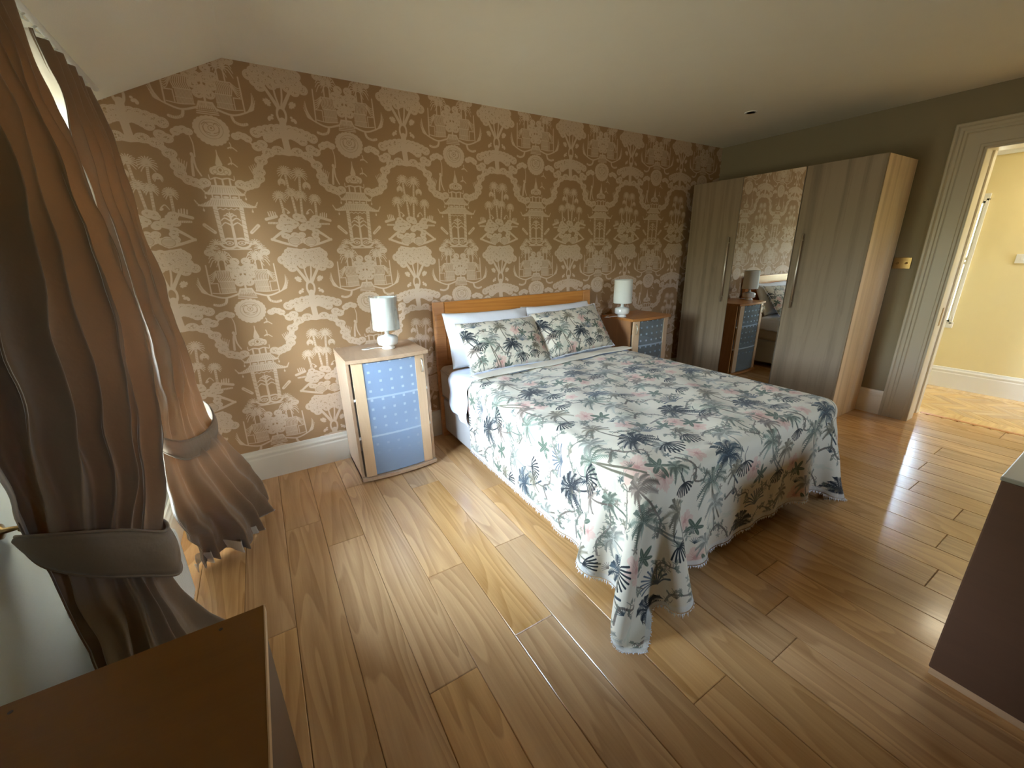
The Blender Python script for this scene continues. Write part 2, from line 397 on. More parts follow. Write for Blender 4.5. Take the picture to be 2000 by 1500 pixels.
    for s in (1, -1):
        for x, z in ((.094, 1.762), (.115, 1.695)): T.line([(s*x, Z(z+.016)), (s*x, Z(z))], .002, C1); T.ell((s*x, Z(z-.003)), .0045, .007, C1)
        q = [(s*.062, Z(1.715)), (s*.060, Z(1.62)), (s*.058, Z(1.535))]
        T.line(q, .018, C1)
        for k in range(9): T.seg((s*.062-.010, Z(1.70-.02*k)), (s*.062+.008, Z(1.692-.02*k)), .0025, .0025, C0, .8)
        T.seg((s*.128, Z(1.612)), (s*.088, Z(1.58)), .017, .015, C1); T.seg((s*.122, Z(1.607)), (s*.094, Z(1.585)), .004, .004, C0, .6)
        for z, x, d in ((1.655, .030, .010), (1.640, .046, .0), (1.622, .048, -.012), (1.668, .016, .014)):
            T.curve([(0, Z(z-.012)), (s*x*.6, Z(z+.002)), (s*x, Z(z-.008+d*.3))], .007, C1, .004, n=6)
        T.ell((s*.030, Z(1.530)), .017, .010, C1, ring=.004); T.ell((s*.030, Z(1.530)), .007, .004, C1)
        T.curve([(0, Z(1.515)), (s*.03, Z(1.503)), (s*.06, Z(1.510)), (s*.075, Z(1.53))], .010, C1)
        T.curve([(s*.01, Z(1.55)), (s*.035, Z(1.552)), (s*.05, Z(1.545))], .008, C1)
    zz = [(-.052+.013*k, Z(1.712 if k % 2 else 1.700)) for k in range(9)]
    T.line(zz, .0035, C1); T.line([(0, Z(1.685)), (0, Z(1.655))], .003, C1, .010); T.line([(0, Z(1.66)), (0, Z(1.515))], .009, C1, .013)
    T.line([(-.07, Z(1.497)), (.07, Z(1.497))], .006, C1)
    # ---- palm grove on the second axis
    def gp(dx, z, r, nf=15):
        c2 = (ax+dx, Z(z))
        for k in range(nf):
            a = math.radians(-45+270*k/(nf-1))
            T.curve([c2, (c2[0]+math.cos(a)*r*.6, c2[1]+math.sin(a)*r*.65+.004), (c2[0]+math.cos(a)*r, c2[1]+math.sin(a)*r-.004)], .0058, C1, .003, n=5)
        T.ell(c2, .010, .009, C1); T.ell(c2, .004, .004, C0, op=.6)
    for dx, z, r in ((-.035, 1.872, .040), (.040, 1.868, .042), (-.085, 1.785, .036), (-.02, 1.795, .036), (.028, 1.79, .034), (.105, 1.775, .034), (.07, 1.83, .022), (-.06, 1.84, .02)): gp(dx, z, r)
    for pts in (((-.02, 1.795), (-.012, 1.70), (-.01, 1.65)), ((.028, 1.79), (.022, 1.70), (.02, 1.65)), ((-.085, 1.785), (-.078, 1.72), (-.076, 1.67)), ((.105, 1.775), (.102, 1.70), (.10, 1.66)), ((-.035, 1.872), (-.03, 1.82), (-.022, 1.79)), ((.04, 1.868), (.034, 1.83), (.03, 1.79))):
        q = [(ax+a, Z(b)) for a, b in pts]; T.line(q, .011, C1)
        for k in range(12):
            f = k/12; i = 0 if f < .5 else 1; f2 = f*2-i; x = q[i][0]*(1-f2)+q[i+1][0]*f2; y = q[i][1]*(1-f2)+q[i+1][1]*f2
            T.seg((x-.004, y), (x+.004, y+.002), .0022, .0022, C0, .7)
    for s in (1, -1):
        for k in range(4): T.seg((ax+s*(.120+.012*k), Z(1.66)), (ax+s*(.124+.012*k), Z(1.70-.006*abs(k-1.5))), .007, .005, C1)
        T.line([(ax+s*.175, Z(1.640)), (ax+s*.12, Z(1.655))], .014, C1); T.line([(ax+s*.165, Z(1.625)), (ax+s*.11, Z(1.625))], .010, C1)
        for k in range(7): T.seg((ax+s*(.115+.008*k), Z(1.618)), (ax+s*(.115+.008*k), Z(1.632)), .002, .002, C0, .7)
        T.curve([(ax+s*.03, Z(1.61)), (ax+s*.10, Z(1.585)), (ax+s*.165, Z(1.545))], .018, C1, .010)
        T.curve([(ax+s*.165, Z(1.548)), (ax+s*.10, Z(1.528)), (ax+s*.04, Z(1.512))], .012, C1)
        T.curve([(ax+s*.05, Z(1.70)), (ax+s*.07, Z(1.72)), (ax+s*.085, Z(1.69))], .005, C1, .003); T.ell((ax-s*.052, Z(1.69)), .010, .006, C1, rot=.5)
    for k in range(34):
        f = R.random(); dx = (R.random()*2-1)*(.125-.03*f); z = 1.585+.075*f
        lace((ax+dx, Z(z)), .016, .011, m=False, seed=200+k, dens=1.2, dark=.55)
    for k in range(16):
        dx = (R.random()*2-1)*.10; lace((ax+dx, Z(1.535+.035*R.random())), .015, .010, m=False, seed=300+k, dens=1.2, dark=.6)
    for s, zc in ((1, 1.535), (-1, 1.54)):
        c2 = (ax+s*.045, Z(zc)); T.ell(c2, .036, .028, C1); T.ell(c2, .030, .022, C0, ring=.0025, op=.7)
        for k in range(5): T.line([(c2[0]-.026, c2[1]-.012+.006*k), (c2[0]+.026, c2[1]-.012+.006*k)], .0022, C0, op=.6)
    T.curve([(ax-.09, Z(1.50)), (ax, Z(1.488)), (ax+.09, Z(1.50))], .009, C1)
    # small sprays left and right of the pagoda foot
    for s in (1, -1):
        for dx, z in ((.115, 1.50), (.095, 1.525)): 
            for k in range(9):
                a = math.radians(200*k/8-10); T.curve([(s*dx, Z(z)), (s*dx+.018*math.cos(a), Z(z+.02*math.sin(a))), (s*dx+.032*math.cos(a), Z(z-.004+.028*math.sin(a)))], .0045, C1, .003, n=4)
    return T.image('wallpaper_print')

def bedding_tile():
    BG = (.86, .825, .745); T = Tile(.86, .80, 1000, BG); R = random.Random(11)
    navy, navy2, green, grey, olive, pink, pink2, brown, leafg = (.07, .10, .13), (.17, .22, .25), (.38, .41, .36), (.52, .52, .48), (.42, .39, .32), (.85, .69, .63), (.74, .54, .50), (.42, .37, .33), (.27, .33, .27)
    def frond(p, a, L, c, w=.007, droop=.5, feather=True, op=1):
        q1 = (p[0]+math.cos(a)*L*.5, p[1]+math.sin(a)*L*.5+.06*L); q2 = (p[0]+math.cos(a)*L, p[1]+math.sin(a)*L-droop*L*.35)
        T.curve([p, q1, q2], w, c, w*.4, op, n=8)
        if feather:
            P = [np.array(x) for x in (p, q1, q2)]
            for k in range(2, 15):
                f = k/15; o = catmull(P, f); l = L*.26*(1-f*.5)
                for sgn in (1, -1):
                    b = a+sgn*.9-.2; T.seg(o, (o[0]+math.cos(b)*l, o[1]+math.sin(b)*l-l*.35), .0042, .0015, c, op)
    def palmtree(x, y, r, c, lean=.25, tl=.16, n=11, tc=None, feather=True, op=1, two=False):
        tc = tc or c
        for t in ((0, .03) if two else (0,)):
            T.curve([(x, y), (x+lean*tl*.35+t*.5, y-tl*.5), (x+lean*tl+t, y-tl)], .006, tc, .009, op)
        for k in range(n):
            a = math.radians(-35+250*k/(n-1)+R.uniform(-6, 6)); frond((x, y), a, r*R.uniform(.8, 1.08), c if k % 3 else tuple(v*1.3+.05 for v in c), feather=feather, op=op, droop=.7)
    def fan(x, y, r, c, rot=-1.57, n=9, spread=2.3):
        for k in range(n):
            a = rot-spread/2+spread*k/(n-1); T.curve([(x, y), (x+math.cos(a)*r*.5, y+math.sin(a)*r*.5+.1*r), (x+math.cos(a)*r, y+math.sin(a)*r)], .003, c, .008, n=6)
        T.curve([(x, y), (x-.01, y+r*.5), (x+.015, y+r*.9)], .004, c, .002)
    def hib(x, y, r, seed):
        for k in range(5):
            a = 6.28*k/5+seed; T.ell((x+math.cos(a)*r*.5, y+math.sin(a)*r*.5), r*.52, r*.38, pink, op=.62, rot=a, rough=.12, seed=seed*7+k)
        for k in range(14):
            a = R.random()*6.28; T.seg((x, y), (x+math.cos(a)*r*.8, y+math.sin(a)*r*.8), .003, .001, pink2, .45)
        T.ell((x, y), r*.22, r*.2, pink2, op=.6)
    def leaf(x, y, a, L, c, w=.35):
        cx, cy = x+math.cos(a)*L/2, y+math.sin(a)*L/2; T.ell((cx, cy), L/2, L*w/2, c, rot=a, op=.9)
        T.seg((x, y), (x+math.cos(a)*L, y+math.sin(a)*L), .0015, .001, (.75, .78, .68), .7)
    def sprig(x, y, n, L, c, a0=0):
        for k in range(n): leaf(x, y, a0+6.28*k/n+R.uniform(-.2, .2), L*R.uniform(.7, 1.1), c)
    def branch(pts, c, w=.012):
        T.curve(pts, w, c, w*.4, .85, n=16)
        P = [np.array(p) for p in pts]
        for k in range(26):
            f = R.random(); o = catmull(P, f); a = R.random()*6.28; l = R.uniform(.01, .035)
            T.curve([o, (o[0]+math.cos(a)*l*.6, o[1]+math.sin(a)*l*.6), (o[0]+math.cos(a+.7)*l, o[1]+math.sin(a+.7)*l)], .0045, c if k % 2 else green, .002, .8, n=4)
            if k % 2 == 0: T.ell((o[0]+math.cos(a)*l, o[1]+math.sin(a)*l), .010, .006, green, op=.7, rot=a, rough=.2, seed=k)
    # pale washes first
    for k in range(16): T.ell((R.random()*.86, R.random()*.8), R.uniform(.03, .06), R.uniform(.012, .03), (.78, .78, .70), op=.5, rough=.25, seed=k, soft=2)
    for x, y, r, s in ((.12, .60, .058, 1), (.52, .42, .062, 2), (.75, .70, .055, 3), (.30, .18, .058, 4), (.68, .10, .050, 5), (.17, .51, .04, 6), (.57, .34, .045, 7), (.80, .36, .04, 8)): hib(x, y, r, s)
    for x, y, a in ((.18, .56, 0), (.60, .38, .5), (.81, .66, 1), (.37, .13, .4), (.74, .05, 1), (.04, .60, .3)): sprig(x, y, 6, .055, leafg, a)
    palmtree(.26, .70, .105, navy, .55, .15, 13)
    palmtree(.66, .55, .095, navy, .7, .14, 12, feather=True)
    palmtree(.09, .30, .100, navy2, .6, .15, 12)
    palmtree(.44, .60, .095, green, .25, .22, 9, olive, two=True)
    palmtree(.84, .22, .100, green, .3, .20, 9, olive, two=True)
    palmtree(.43, .27, .085, green, .7, .20, 10, grey, two=True)
    palmtree(.60, .75, .075, olive, .2, .15, 9); palmtree(.20, .40, .070, grey, -.2, .14, 10)
    palmtree(.58, .20, .070, olive, -.2, .15, 9); palmtree(.02, .10, .080, grey, .2, .14, 10); palmtree(.34, .46, .055, green, .1, .10, 9)
    for x, y, r, c_ in ((.50, .66, .06, grey), (.15, .22, .06, olive), (.72, .46, .06, grey), (.30, .56, .065, brown), (.80, .76, .065, grey), (.48, .36, .055, brown), (.05, .52, .05, olive), (.65, .34, .05, green)): palmtree(x, y, r, c_, R.uniform(-.3, .6), .11, 9, op=.85)
    for x, y, r, a in ((.36, .62, .075, -1.5), (.76, .47, .070, -1.7), (.22, .24, .070, -1.5), (.53, .10, .060, -1.4), (.03, .48, .065, -1.6), (.66, .28, .055, -1.5)): fan(x, y, r, navy, a)
    fan(.36, .78, .08, (.34, .38, .42), 1.6, 11, 2.8); fan(.78, .58, .07, (.40, .43, .45), 1.4, 11, 2.8)
    branch([(.00, .74), (.06, .78), (.12, .74), (.16, .68), (.20, .74)], brown); branch([(.48, .52), (.53, .56), (.56, .50), (.62, .48), (.60, .43)], brown)
    branch([(.70, .38), (.74, .32), (.72, .27), (.78, .25), (.80, .29)], brown); branch([(.10, .10), (.16, .13), (.20, .08), (.27, .07), (.30, .02)], brown)
    for pts in ([(.02, .66), (.10, .67), (.18, .64), (.26, .66)], [(.34, .70), (.42, .74), (.50, .71), (.56, .74)], [(.10, .44), (.16, .46), (.24, .43), (.30, .45)], [(.46, .16), (.50, .22), (.47, .30)], [(.60, .02), (.66, .05), (.74, .02)], [(.82, .52), (.86, .48), (.84, .42)], [(.36, .02), (.42, .06), (.48, .03)]): branch(pts, (.50, .47, .43), .010)
    branch([(.30, .36), (.35, .33), (.38, .37), (.45, .40)], brown, .009); branch([(.64, .66), (.70, .63), (.74, .61)], brown, .008)
    for k in range(46):
        x, y = R.random()*.86, R.random()*.8; c = (green, grey, olive, brown, navy2)[k % 5]
        if k % 3: sprig(x, y, 5, .018, c, R.random()*3)
        else:
            for j in range(7): a = math.radians(20+20*j); T.seg((x, y), (x+math.cos(a)*.03, y+math.sin(a)*.03), .004, .0015, c, .8)
    return T.image('bedding_print')

IMG_WALL = wallpaper_tile(); IMG_BED = bedding_tile()

# ------------------------------------------------------------------ materials
def wallpaper_mat():
    q = N('wallpaper'); v = q.coord()
    m = q.mapping(v, (1/.70, 1, 1/.955), (-1.040/.70, 0, -1.0/.955))
    sp = q.n('SeparateXYZ'); q.l(m, sp.inputs[0]); cb = q.n('CombineXYZ'); q.l(sp.outputs[0], cb.inputs[0]); q.l(sp.outputs[2], cb.inputs[1])
    im = q.n('TexImage', extension='REPEAT', interpolation='Cubic'); im.image = IMG_WALL; q.l(cb.outputs[0], im.inputs[0])
    wear = q.noise(v, 2.2, 3); f = q.math('MULTIPLY', im.outputs[0], .96)
    weave = q.noise(q.mapping(v, (1, 1, 1)), 420, 1)
    bgc = q.mix(wear, (.375, .215, .100), (.410, .240, .112)); fg = q.mix(wear, (.67, .50, .36), (.71, .54, .39))
    col = q.mix(f, bgc, fg); col = q.mix(q.math('MULTIPLY', weave, .16), col, (.30, .2, .12))
    q.set(color=col, rough=.72); q.bump(weave, .0003, .5); return q.m
def bed_print(name, scale=1., lace=False):
    q = N(name); uv = q.n('UVMap'); uv.uv_map = 'UVMap'
    m = q.mapping(uv.outputs[0], (scale/.86, scale/.80, 1))
    im = q.n('TexImage', extension='REPEAT', interpolation='Cubic'); im.image = IMG_BED; q.l(m, im.inputs[0])
    col = im.outputs[0]
    weave = q.noise(q.mapping(uv.outputs[0], (1, 1, 1)), 500, 2)
    if lace:
        at = q.n('Attribute'); at.attribute_name = 'hem'
        vo = q.n('TexVoronoi'); q.l(q.mapping(uv.outputs[0], (90, 90, 90)), vo.inputs['Vector'])
        eye = q.ramp(vo.outputs['Distance'], [(.16, (.50, .51, .52)), (.32, (.72, .70, .64))])
        band = q.ramp(at.outputs['Fac'], [(.0, .8), (.024, .8), (.030, 0)])
        col = q.mix(band, col, eye)
    q.set(color=col, rough=.8, sheen=.15); q.bump(weave, .0006, .6); return q.m

M_WALLP = wallpaper_mat()
M_CEIL = plain('ceiling_paint', (.84, .80, .68), .85, bumpd=.0004, var=.02)
M_WALL = plain('olive_wall_paint', (.275, .225, .135), .75, bumpd=.0004, var=.03)
M_LWALL = plain('window_wall_paint', (.62, .64, .58), .8, bumpd=.0004, var=.02)
M_HALL = plain('yellow_wall_paint', (.86, .74, .42), .7, bumpd=.0003, var=.02)
M_TRIM = plain('cream_gloss_paint', (.80, .74, .62), .32, var=.02)
M_CASE = plain('door_casing_paint', (.52, .455, .33), .35, var=.03)
M_WHITE = plain('white_gloss', (.86, .86, .82), .3, var=.01)
M_FLOOR = wood('oak_plank', (.72, .435, .205), (.46, .245, .098), 'Y', 1.0, .20, .72, coat=.45, var=.11)
M_SUB = plain('dark_subfloor', (.10, .055, .025), .8)
M_BLOCK = wood('oak_block', (.80, .56, .27), (.55, .33, .13), 'X', 1.4, .25, .4, coat=.3, var=.16)
M_HEAD = wood('headboard_wood', (.62, .27, .075), (.42, .15, .035), 'X', 1, .35, .5, coat=.2, var=.05)
M_NS = wood('beech_carcass', (.56, .37, .22), (.42, .25, .13), 'Y', 1, .4, .35, var=.05)
M_NSV = wood('beech_side', (.60, .42, .27), (.48, .31, .18), 'Z', 1, .4, .35, var=.05)
M_STILE = wood('beech_door', (.76, .52, .31), (.66, .42, .22), 'Z', 1, .38, .25, var=.04)
M_NSR = wood('alder_side', (.50, .24, .09), (.36, .15, .05), 'Z', 1, .4, .3, var=.05)
M_WARD = wood('grey_oak_door', (.285, .212, .135), (.165, .118, .070), 'Z', 1, .5, .25, var=.04, streak=1.7)
M_WARDS = wood('lit_pale_oak_side', (.90, .70, .48), (.70, .51, .32), 'Z', 1, .5, .2, var=.03, streak=2.2)  # pale oak, made brighter for the light reaching this side
M_DESK = wood('desk_top', (.25, .105, .018), (.21, .085, .014), 'X', 1, .45, .15, var=.02)
M_DESKE = plain('desk_edge', (.72, .50, .30), .45)
M_DESKD = plain('desk_side', (.10, .042, .014), .5)
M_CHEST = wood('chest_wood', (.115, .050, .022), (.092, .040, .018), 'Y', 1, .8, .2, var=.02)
M_CHESTT = plain('chest_top_glare', (.32, .28, .21), .35)  # grey tone puts the hall glare into the top's colour
M_STEEL = plain('brushed_steel', (.72, .66, .55), .45, 1)
M_BRASS = plain('aged_brass', (.36, .23, .09), .3, 1)
M_CERAM = plain('white_ceramic', (.84, .83, .78), .12, var=.01, coat=.5)
M_SHADE = plain('lamp_shade_fabric', (.78, .78, .70), .8, bumpd=.0004, var=.02)
M_BROWN = plain('dark_plastic', (.06, .04, .03), .5)
M_WCLOTH = plain('white_cotton', (.86, .87, .90), .85, bumpd=.0008, var=.02)
M_CREAM = plain('cream_cotton', (.80, .74, .62), .85, bumpd=.0008, var=.02)
M_SHEET = plain('blue_white_cotton', (.72, .79, .95), .8, bumpd=.0008, var=.02)
M_MATT = plain('beige_mattress', (.46, .39, .32), .9, bumpd=.0008)
M_DIVAN = plain('divan_fabric', (.44, .42, .40), .9, bumpd=.001)
M_PRINT = bed_print('duvet_print', 1.0, True); M_PILLP = bed_print('pillow_print', 1.25)

def cloth_mat(name, c, trans=.35, tcol=(.62, .27, .10)):
    q = N(name); v = q.coord()
    wv = q.noise(q.mapping(v, (1, 1, .25)), 300, 2); big = q.noise(v, 5, 3)
    col = q.mix(big, tuple(x*.92 for x in c), tuple(x*1.08 for x in c))
    q.set(color=col, rough=.55, sheen=.25); q.bump(q.noise(v, 28, 3, .6), .004, .5)
    tr = q.n('BsdfTranslucent'); tr.inputs[0].default_value = (*tcol, 1)
    mx = q.n('MixShader'); mx.inputs[0].default_value = trans
    q.l(q.b.outputs[0], mx.inputs[1]); q.l(tr.outputs[0], mx.inputs[2]); q.l(mx.outputs[0], q.out.inputs[0])
    return q.m
M_CURT = cloth_mat('taupe_satin', (.205, .148, .092), .19)
M_LINING = cloth_mat('curtain_lining', (.66, .60, .53), .12, (.9, .75, .6))

def mirror_mat():
    q = N('mirror_glass'); q.set(color=(.86, .87, .84), rough=.01, metal=1.0); return q.m
M_MIRROR = mirror_mat()
def pane_mat():
    q = N('window_glass'); t = q.n('BsdfTransparent'); g = q.n('BsdfGlossy'); g.inputs['Roughness'].default_value = .02
    fr = q.n('Fresnel'); mx = q.n('MixShader'); q.l(fr.outputs[0], mx.inputs[0]); q.l(t.outputs[0], mx.inputs[1]); q.l(g.outputs[0], mx.inputs[2])
    q.l(mx.outputs[0], q.out.inputs[0]); return q.m
M_PANE = pane_mat()
def wrap_mat():
    q = N('plastic_wrap'); t = q.n('BsdfTransparent'); g = q.n('BsdfGlossy'); g.inputs['Roughness'].default_value = .08
    lw = q.n('LayerWeight'); lw.inputs[0].default_value = .35; mx = q.n('MixShader'); q.l(lw.outputs['Facing'], mx.inputs[0])
    q.l(t.outputs[0], mx.inputs[1]); q.l(g.outputs[0], mx.inputs[2]); q.l(mx.outputs[0], q.out.inputs[0]); return q.m
M_WRAP = wrap_mat()
def frosted(name, tint, nx, nz):
    q = N(name); uv = q.n('UVMap'); uv.uv_map = 'UVMap'
    sp = q.n('SeparateXYZ'); q.l(uv.outputs[0], sp.inputs[0])
    def cell(o, n, w):
        f = q.math('SUBTRACT', q.math('FRACT', q.math('MULTIPLY', o, n)), .5); return q.math('LESS_THAN', q.math('ABSOLUTE', f), w)
    a = cell(sp.outputs[0], nx, .115); b = cell(sp.outputs[1], nz, .13)
    sq = q.math('MULTIPLY', a, b); sq = q.math('MULTIPLY', sq, q.ramp(sp.outputs[1], [(.12, 0), (.75, 1)]))
    for vv in (.36, .70):  # painted pale lines stand in for lit shelf edges behind the glass
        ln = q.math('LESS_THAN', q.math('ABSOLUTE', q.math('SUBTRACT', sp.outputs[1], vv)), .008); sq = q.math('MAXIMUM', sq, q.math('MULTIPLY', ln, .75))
    col = q.mix(sq, tint, (.68, .78, .88))
    q.set(color=col, rough=q.math('ADD', q.math('MULTIPLY', sq, .3), .22), ior=1.4)
    tr = q.n('BsdfTransparent'); tr.inputs[0].default_value = (.86, .93, 1, 1); mx = q.n('MixShader'); q.l(q.math('SUBTRACT', .58, q.math('MULTIPLY', sq, .16)), mx.inputs[0]); q.l(q.b.outputs[0], mx.inputs[1]); q.l(tr.outputs[0], mx.inputs[2]); q.l(mx.outputs[0], q.out.inputs[0]); return q.m
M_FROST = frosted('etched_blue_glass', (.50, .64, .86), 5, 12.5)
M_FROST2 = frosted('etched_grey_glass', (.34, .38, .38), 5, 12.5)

# ------------------------------------------------------------------ room shell
XL, XR, YB, YF, HC, XC = .50, 5.526, 0., -4.6, 2.408, 1.153
ZL = 2.085     # height where the sloping ceiling meets the window wall
TH = .12
fl = box('floor', (XL-.3, YF-.1, -.08), (5.87, .12, -.013), M_SUB, kind='structure')
# oak planks, one object each
known = {0: [-.968], 2: [-1.446], 1: [-1.943], 3: [-.676, -1.912], 4: [-1.434], 5: [-.938], -2: [-1.406], 21: [-2.286], 19: [-2.301], 16: [-2.585], 14: [-2.606], 12: [-2.66], -1: [-2.35]}
BW = .17915; X0 = 1.1717
rp = random.Random(5)
for k in range(-4, 26):
    a, b = max(X0+k*BW, XL), min(X0+(k+1)*BW, 5.845)
    if b-a < .03: continue
    J = list(known.get(k, [-rp.uniform(.5, 2.4)]))
    while J[0] < -.45: J.insert(0, J[0]+rp.uniform(1.3, 1.85))
    while J[-1] > YF+.3: J.append(J[-1]-rp.uniform(1.3, 1.85))
    J = [j for j in J if YF+.15 < j < -.12]; ends = [0]+J+[YF]
    for y1, y0 in zip(ends[:-1], ends[1:]):
        bm = bmesh.new(); L = y1-y0
        addbox(bm, (-(b-a)/2+.0006, -L/2+.0007, -.012), ((b-a)/2-.0006, L/2-.0007, 0), .0022, 1)
        o = fin(bm, 'plank', M_FLOOR, fl); o.location = ((a+b)/2, (y0+y1)/2, rp.uniform(-.0004, 0))
box('threshold_strip', (5.845, -3.4, -.012), (5.885, -1.97, .002), M_HEAD, fl, .002)

def wall_mesh(bm, ax, p0, p1, u0, u1, z0, z1, holes):
    """wall slab between p0..p1 on axis ax ('x' or 'y'), spanning u0..u1 on the other, with rectangular holes (ua,ub,za,zb)"""
    us = sorted({u0, u1, *[h[0] for h in holes], *[h[1] for h in holes]}); zs = sorted({z0, z1, *[h[2] for h in holes], *[h[3] for h in holes]})
    for i in range(len(us)-1):
        for j in range(len(zs)-1):
            uc, zc = (us[i]+us[i+1])/2, (zs[j]+zs[j+1])/2
            if any(h[0] < uc < h[1] and h[2] < zc < h[3] for h in holes): continue
            if ax == 'x': addbox(bm, (p0, us[i], zs[j]), (p1, us[i+1], zs[j+1]))
            else: addbox(bm, (us[i], p0, zs[j]), (us[i+1], p1, zs[j+1]))
    bmesh.ops.remove_doubles(bm, verts=bm.verts, dist=1e-5)
# wallpapered wall with its gabled top edge
bm = bmesh.new()
pf = [(XL-.2, -.05), (XR+.1, -.05), (XR+.1, HC+.08), (XC, HC+.08), (XL-.2, ZL+.05)]
A = [bm.verts.new((x, 0, z)) for x, z in pf]; B = [bm.verts.new((x, .12, z)) for x, z in pf]
bm.faces.new(A); bm.faces.new(B)
for k in range(5): bm.faces.new((A[k], A[(k+1) % 5], B[(k+1) % 5], B[k]))
fin(bm, 'wall_back', M_WALLP, kind='structure')
# window wall
bm = bmesh.new(); wall_mesh(bm, 'x', XL-.26, XL, YF, .0, -.05, ZL+.02, [(-1.53, -.35, .50, 1.99)]); fin(bm, 'wall_left', M_LWALL, kind='structure')
# door wall
bm = bmesh.new(); wall_mesh(bm, 'x', XR, 5.845, YF, .12, -.05, 2.5, [(-3.03, -1.926, -.06, 2.058)]); fin(bm, 'wall_right', M_WALL, kind='structure')
# wall behind the camera, with an unseen window added as fill
bm = bmesh.new(); wall_mesh(bm, 'y', YF-.15, YF, XL-.26, XR+.1, -.05, 2.5, [(2.8, 3.32, 1.45, 1.92)]); fin(bm, 'wall_front', M_WALL, kind='structure')
# ceilings
bm = bmesh.new(); addbox(bm, (XC, YF-.1, HC), (5.87, .12, HC+.08)); fin(bm, 'ceiling', M_CEIL, kind='structure')
bm = bmesh.new()
pf = [(XC, HC), (XL-.26, ZL-.26*.4946), (XL-.26, ZL+.2), (XC, HC+.08)]
A = [bm.verts.new((x, .12, z)) for x, z in pf]; B = [bm.verts.new((x, YF-.1, z)) for x, z in pf]
bm.faces.new(A); bm.faces.new(B)
for k in range(4): bm.faces.new((A[k], A[(k+1) % 4], B[(k+1) % 4], B[k]))
fin(bm, 'ceiling_slope', M_CEIL, kind='structure')
# skirting boards
SK = [(0, 0), (.020, 0), (.020, .150), (.016, .158), (.016, .166), (.020, .170), (.020, .180), (.013, .190), (.010, .206), (0, .208)]
def skirt(name, p0, p1, nrm, mat=M_TRIM):
    bm = bmesh.new(); extrude_profile(bm, SK, p0, p1, nrm); return fin(bm, name, mat, kind='structure')
skirt('baseboard_back', (XL, 0, 0), (XR, 0, 0), (0, -1, 0)); skirt('baseboard_left', (XL, 0, 0), (XL, YF, 0), (1, 0, 0))
skirt('baseboard_right', (XR, 0, 0), (XR, -1.79, 0), (-1, 0, 0)); skirt('baseboard_front', (XL, YF, 0), (XR, YF, 0), (0, 1, 0))
# door casing with moulded profile, lining and stop
bm = bmesh.new()
CP = [(0, 0), (.020, 0), (.026, .006), (.026, .018), (.020, .024), (.024, .032), (.024, .048), (.018, .054), (.018, .068), (.022, .072), (.018, .078), (.018, .150), (.022, .156), (.022, .170), (.016, .176), (.016, .186), (0, .186)]
path = [(-1.786, 0, -1, 0), (-1.786, 2.20, -1, -1), (-3.2, 2.20, 1, -1), (-3.2, 0, 1, 0)]
rings = []
for y, z, dy, dz_ in path: rings.append([bm.verts.new((XR-o_, y+dy*b_, z+dz_*b_)) for o_, b_ in CP])
for i in range(3):
    for k in range(len(CP)): bm.faces.new((rings[i][k], rings[i][(k+1) % len(CP)], rings[i+1][(k+1) % len(CP)], rings[i+1][k]))
cs = fin(bm, 'door_1', M_CASE, kind='structure')
bm = bmesh.new()
for a, b in (((XR-.012, -1.975, 0), (5.64, -1.955, 2.03)), ((5.64, -1.945, 0), (5.862, -1.925, 2.05)), ((5.66, -1.951, 0), (5.672, -1.945, 2.04)), ((5.80, -1.957, 0), (5.866, -1.945, 2.05)),
             ((XR-.012, -3.030, 0), (5.862, -3.011, 2.05)), ((XR-.012, -3.02, 2.016), (5.64, -1.955, 2.04)), ((5.64, -3.02, 2.035), (5.862, -1.93, 2.06))): addbox(bm, a, b, .0015)
fin(bm, 'door_lining', M_TRIM, cs)
box('strike_plate', (5.585, -1.9765, .79), (5.618, -1.9735, .93), M_BRASS, cs, .001)

# ------------------------------------------------------------------ hall beyond the door
HX = 6.937
box('floor_hall', (5.87, YF-.1, -.08), (HX+.1, -.3, -.013), M_SUB, kind='structure')
hf = bpy.data.objects['floor_hall']
bl, bwid = .26, .065
def cliprect(cx, cy, ang):
    return 5.88 < cx < HX-.02 and -3.6 < cy < -1.0
n = 0
for i in range(-40, 40):
    for j in range(-12, 14):
        for s in (0, 1):
            u = i*bwid+j*bl; v = i*bwid-j*bl
            if s == 0: a0, b0, a1, b1 = u, i*bwid, u+bl, i*bwid+bwid
            else: a0, b0, a1, b1 = u, i*bwid+bwid, u+bwid, i*bwid+bwid+bl
            a0, a1 = a0-j*bl+j*2*bwid*0, a1-j*bl+j*2*bwid*0
            a0 += j*(bl+bwid)*1.0-0; a1 += j*(bl+bwid)*1.0
            b0 -= j*(bl-bwid); b1 -= j*(bl-bwid)
            ca, cb = (a0+a1)/2, (b0+b1)/2
            x = 6.4+(ca-cb)*.7071; y = -2.2+(ca+cb)*.7071
            if not cliprect(x, y, 0): continue
            n += 1
            key = 'block_mesh'
            me = bpy.data.meshes.get(key)
            if me is None:
                bm = bmesh.new(); addbox(bm, (-bl/2+.0005, -bwid/2+.0005, -.012), (bl/2-.0005, bwid/2-.0005, 0), .0015, 1)
                me = bpy.data.meshes.new(key); bm.to_mesh(me); bm.free(); me.materials.append(M_BLOCK)
            o = bpy.data.objects.new('parquet_block', me); COL.objects.link(o); o.parent = hf
            o.location = (x, y, -.0005*random.random()); o.rotation_euler = (0, 0, math.radians(45 if s == 0 else 135))
for a, b in ((5.885, 6.02), (6.80, 6.915)):
    box('border_strip', (a, -4.6, -.012), (b, -.4, .0012), M_BLOCK, hf, .001)
bm = bmesh.new(); wall_mesh(bm, 'x', HX, HX+.12, YF-.1, -.3, -.05, 2.6, [(-1.760, -1.08, .655, 1.77)]); fin(bm, 'wall_hall', M_HALL, kind='structure')
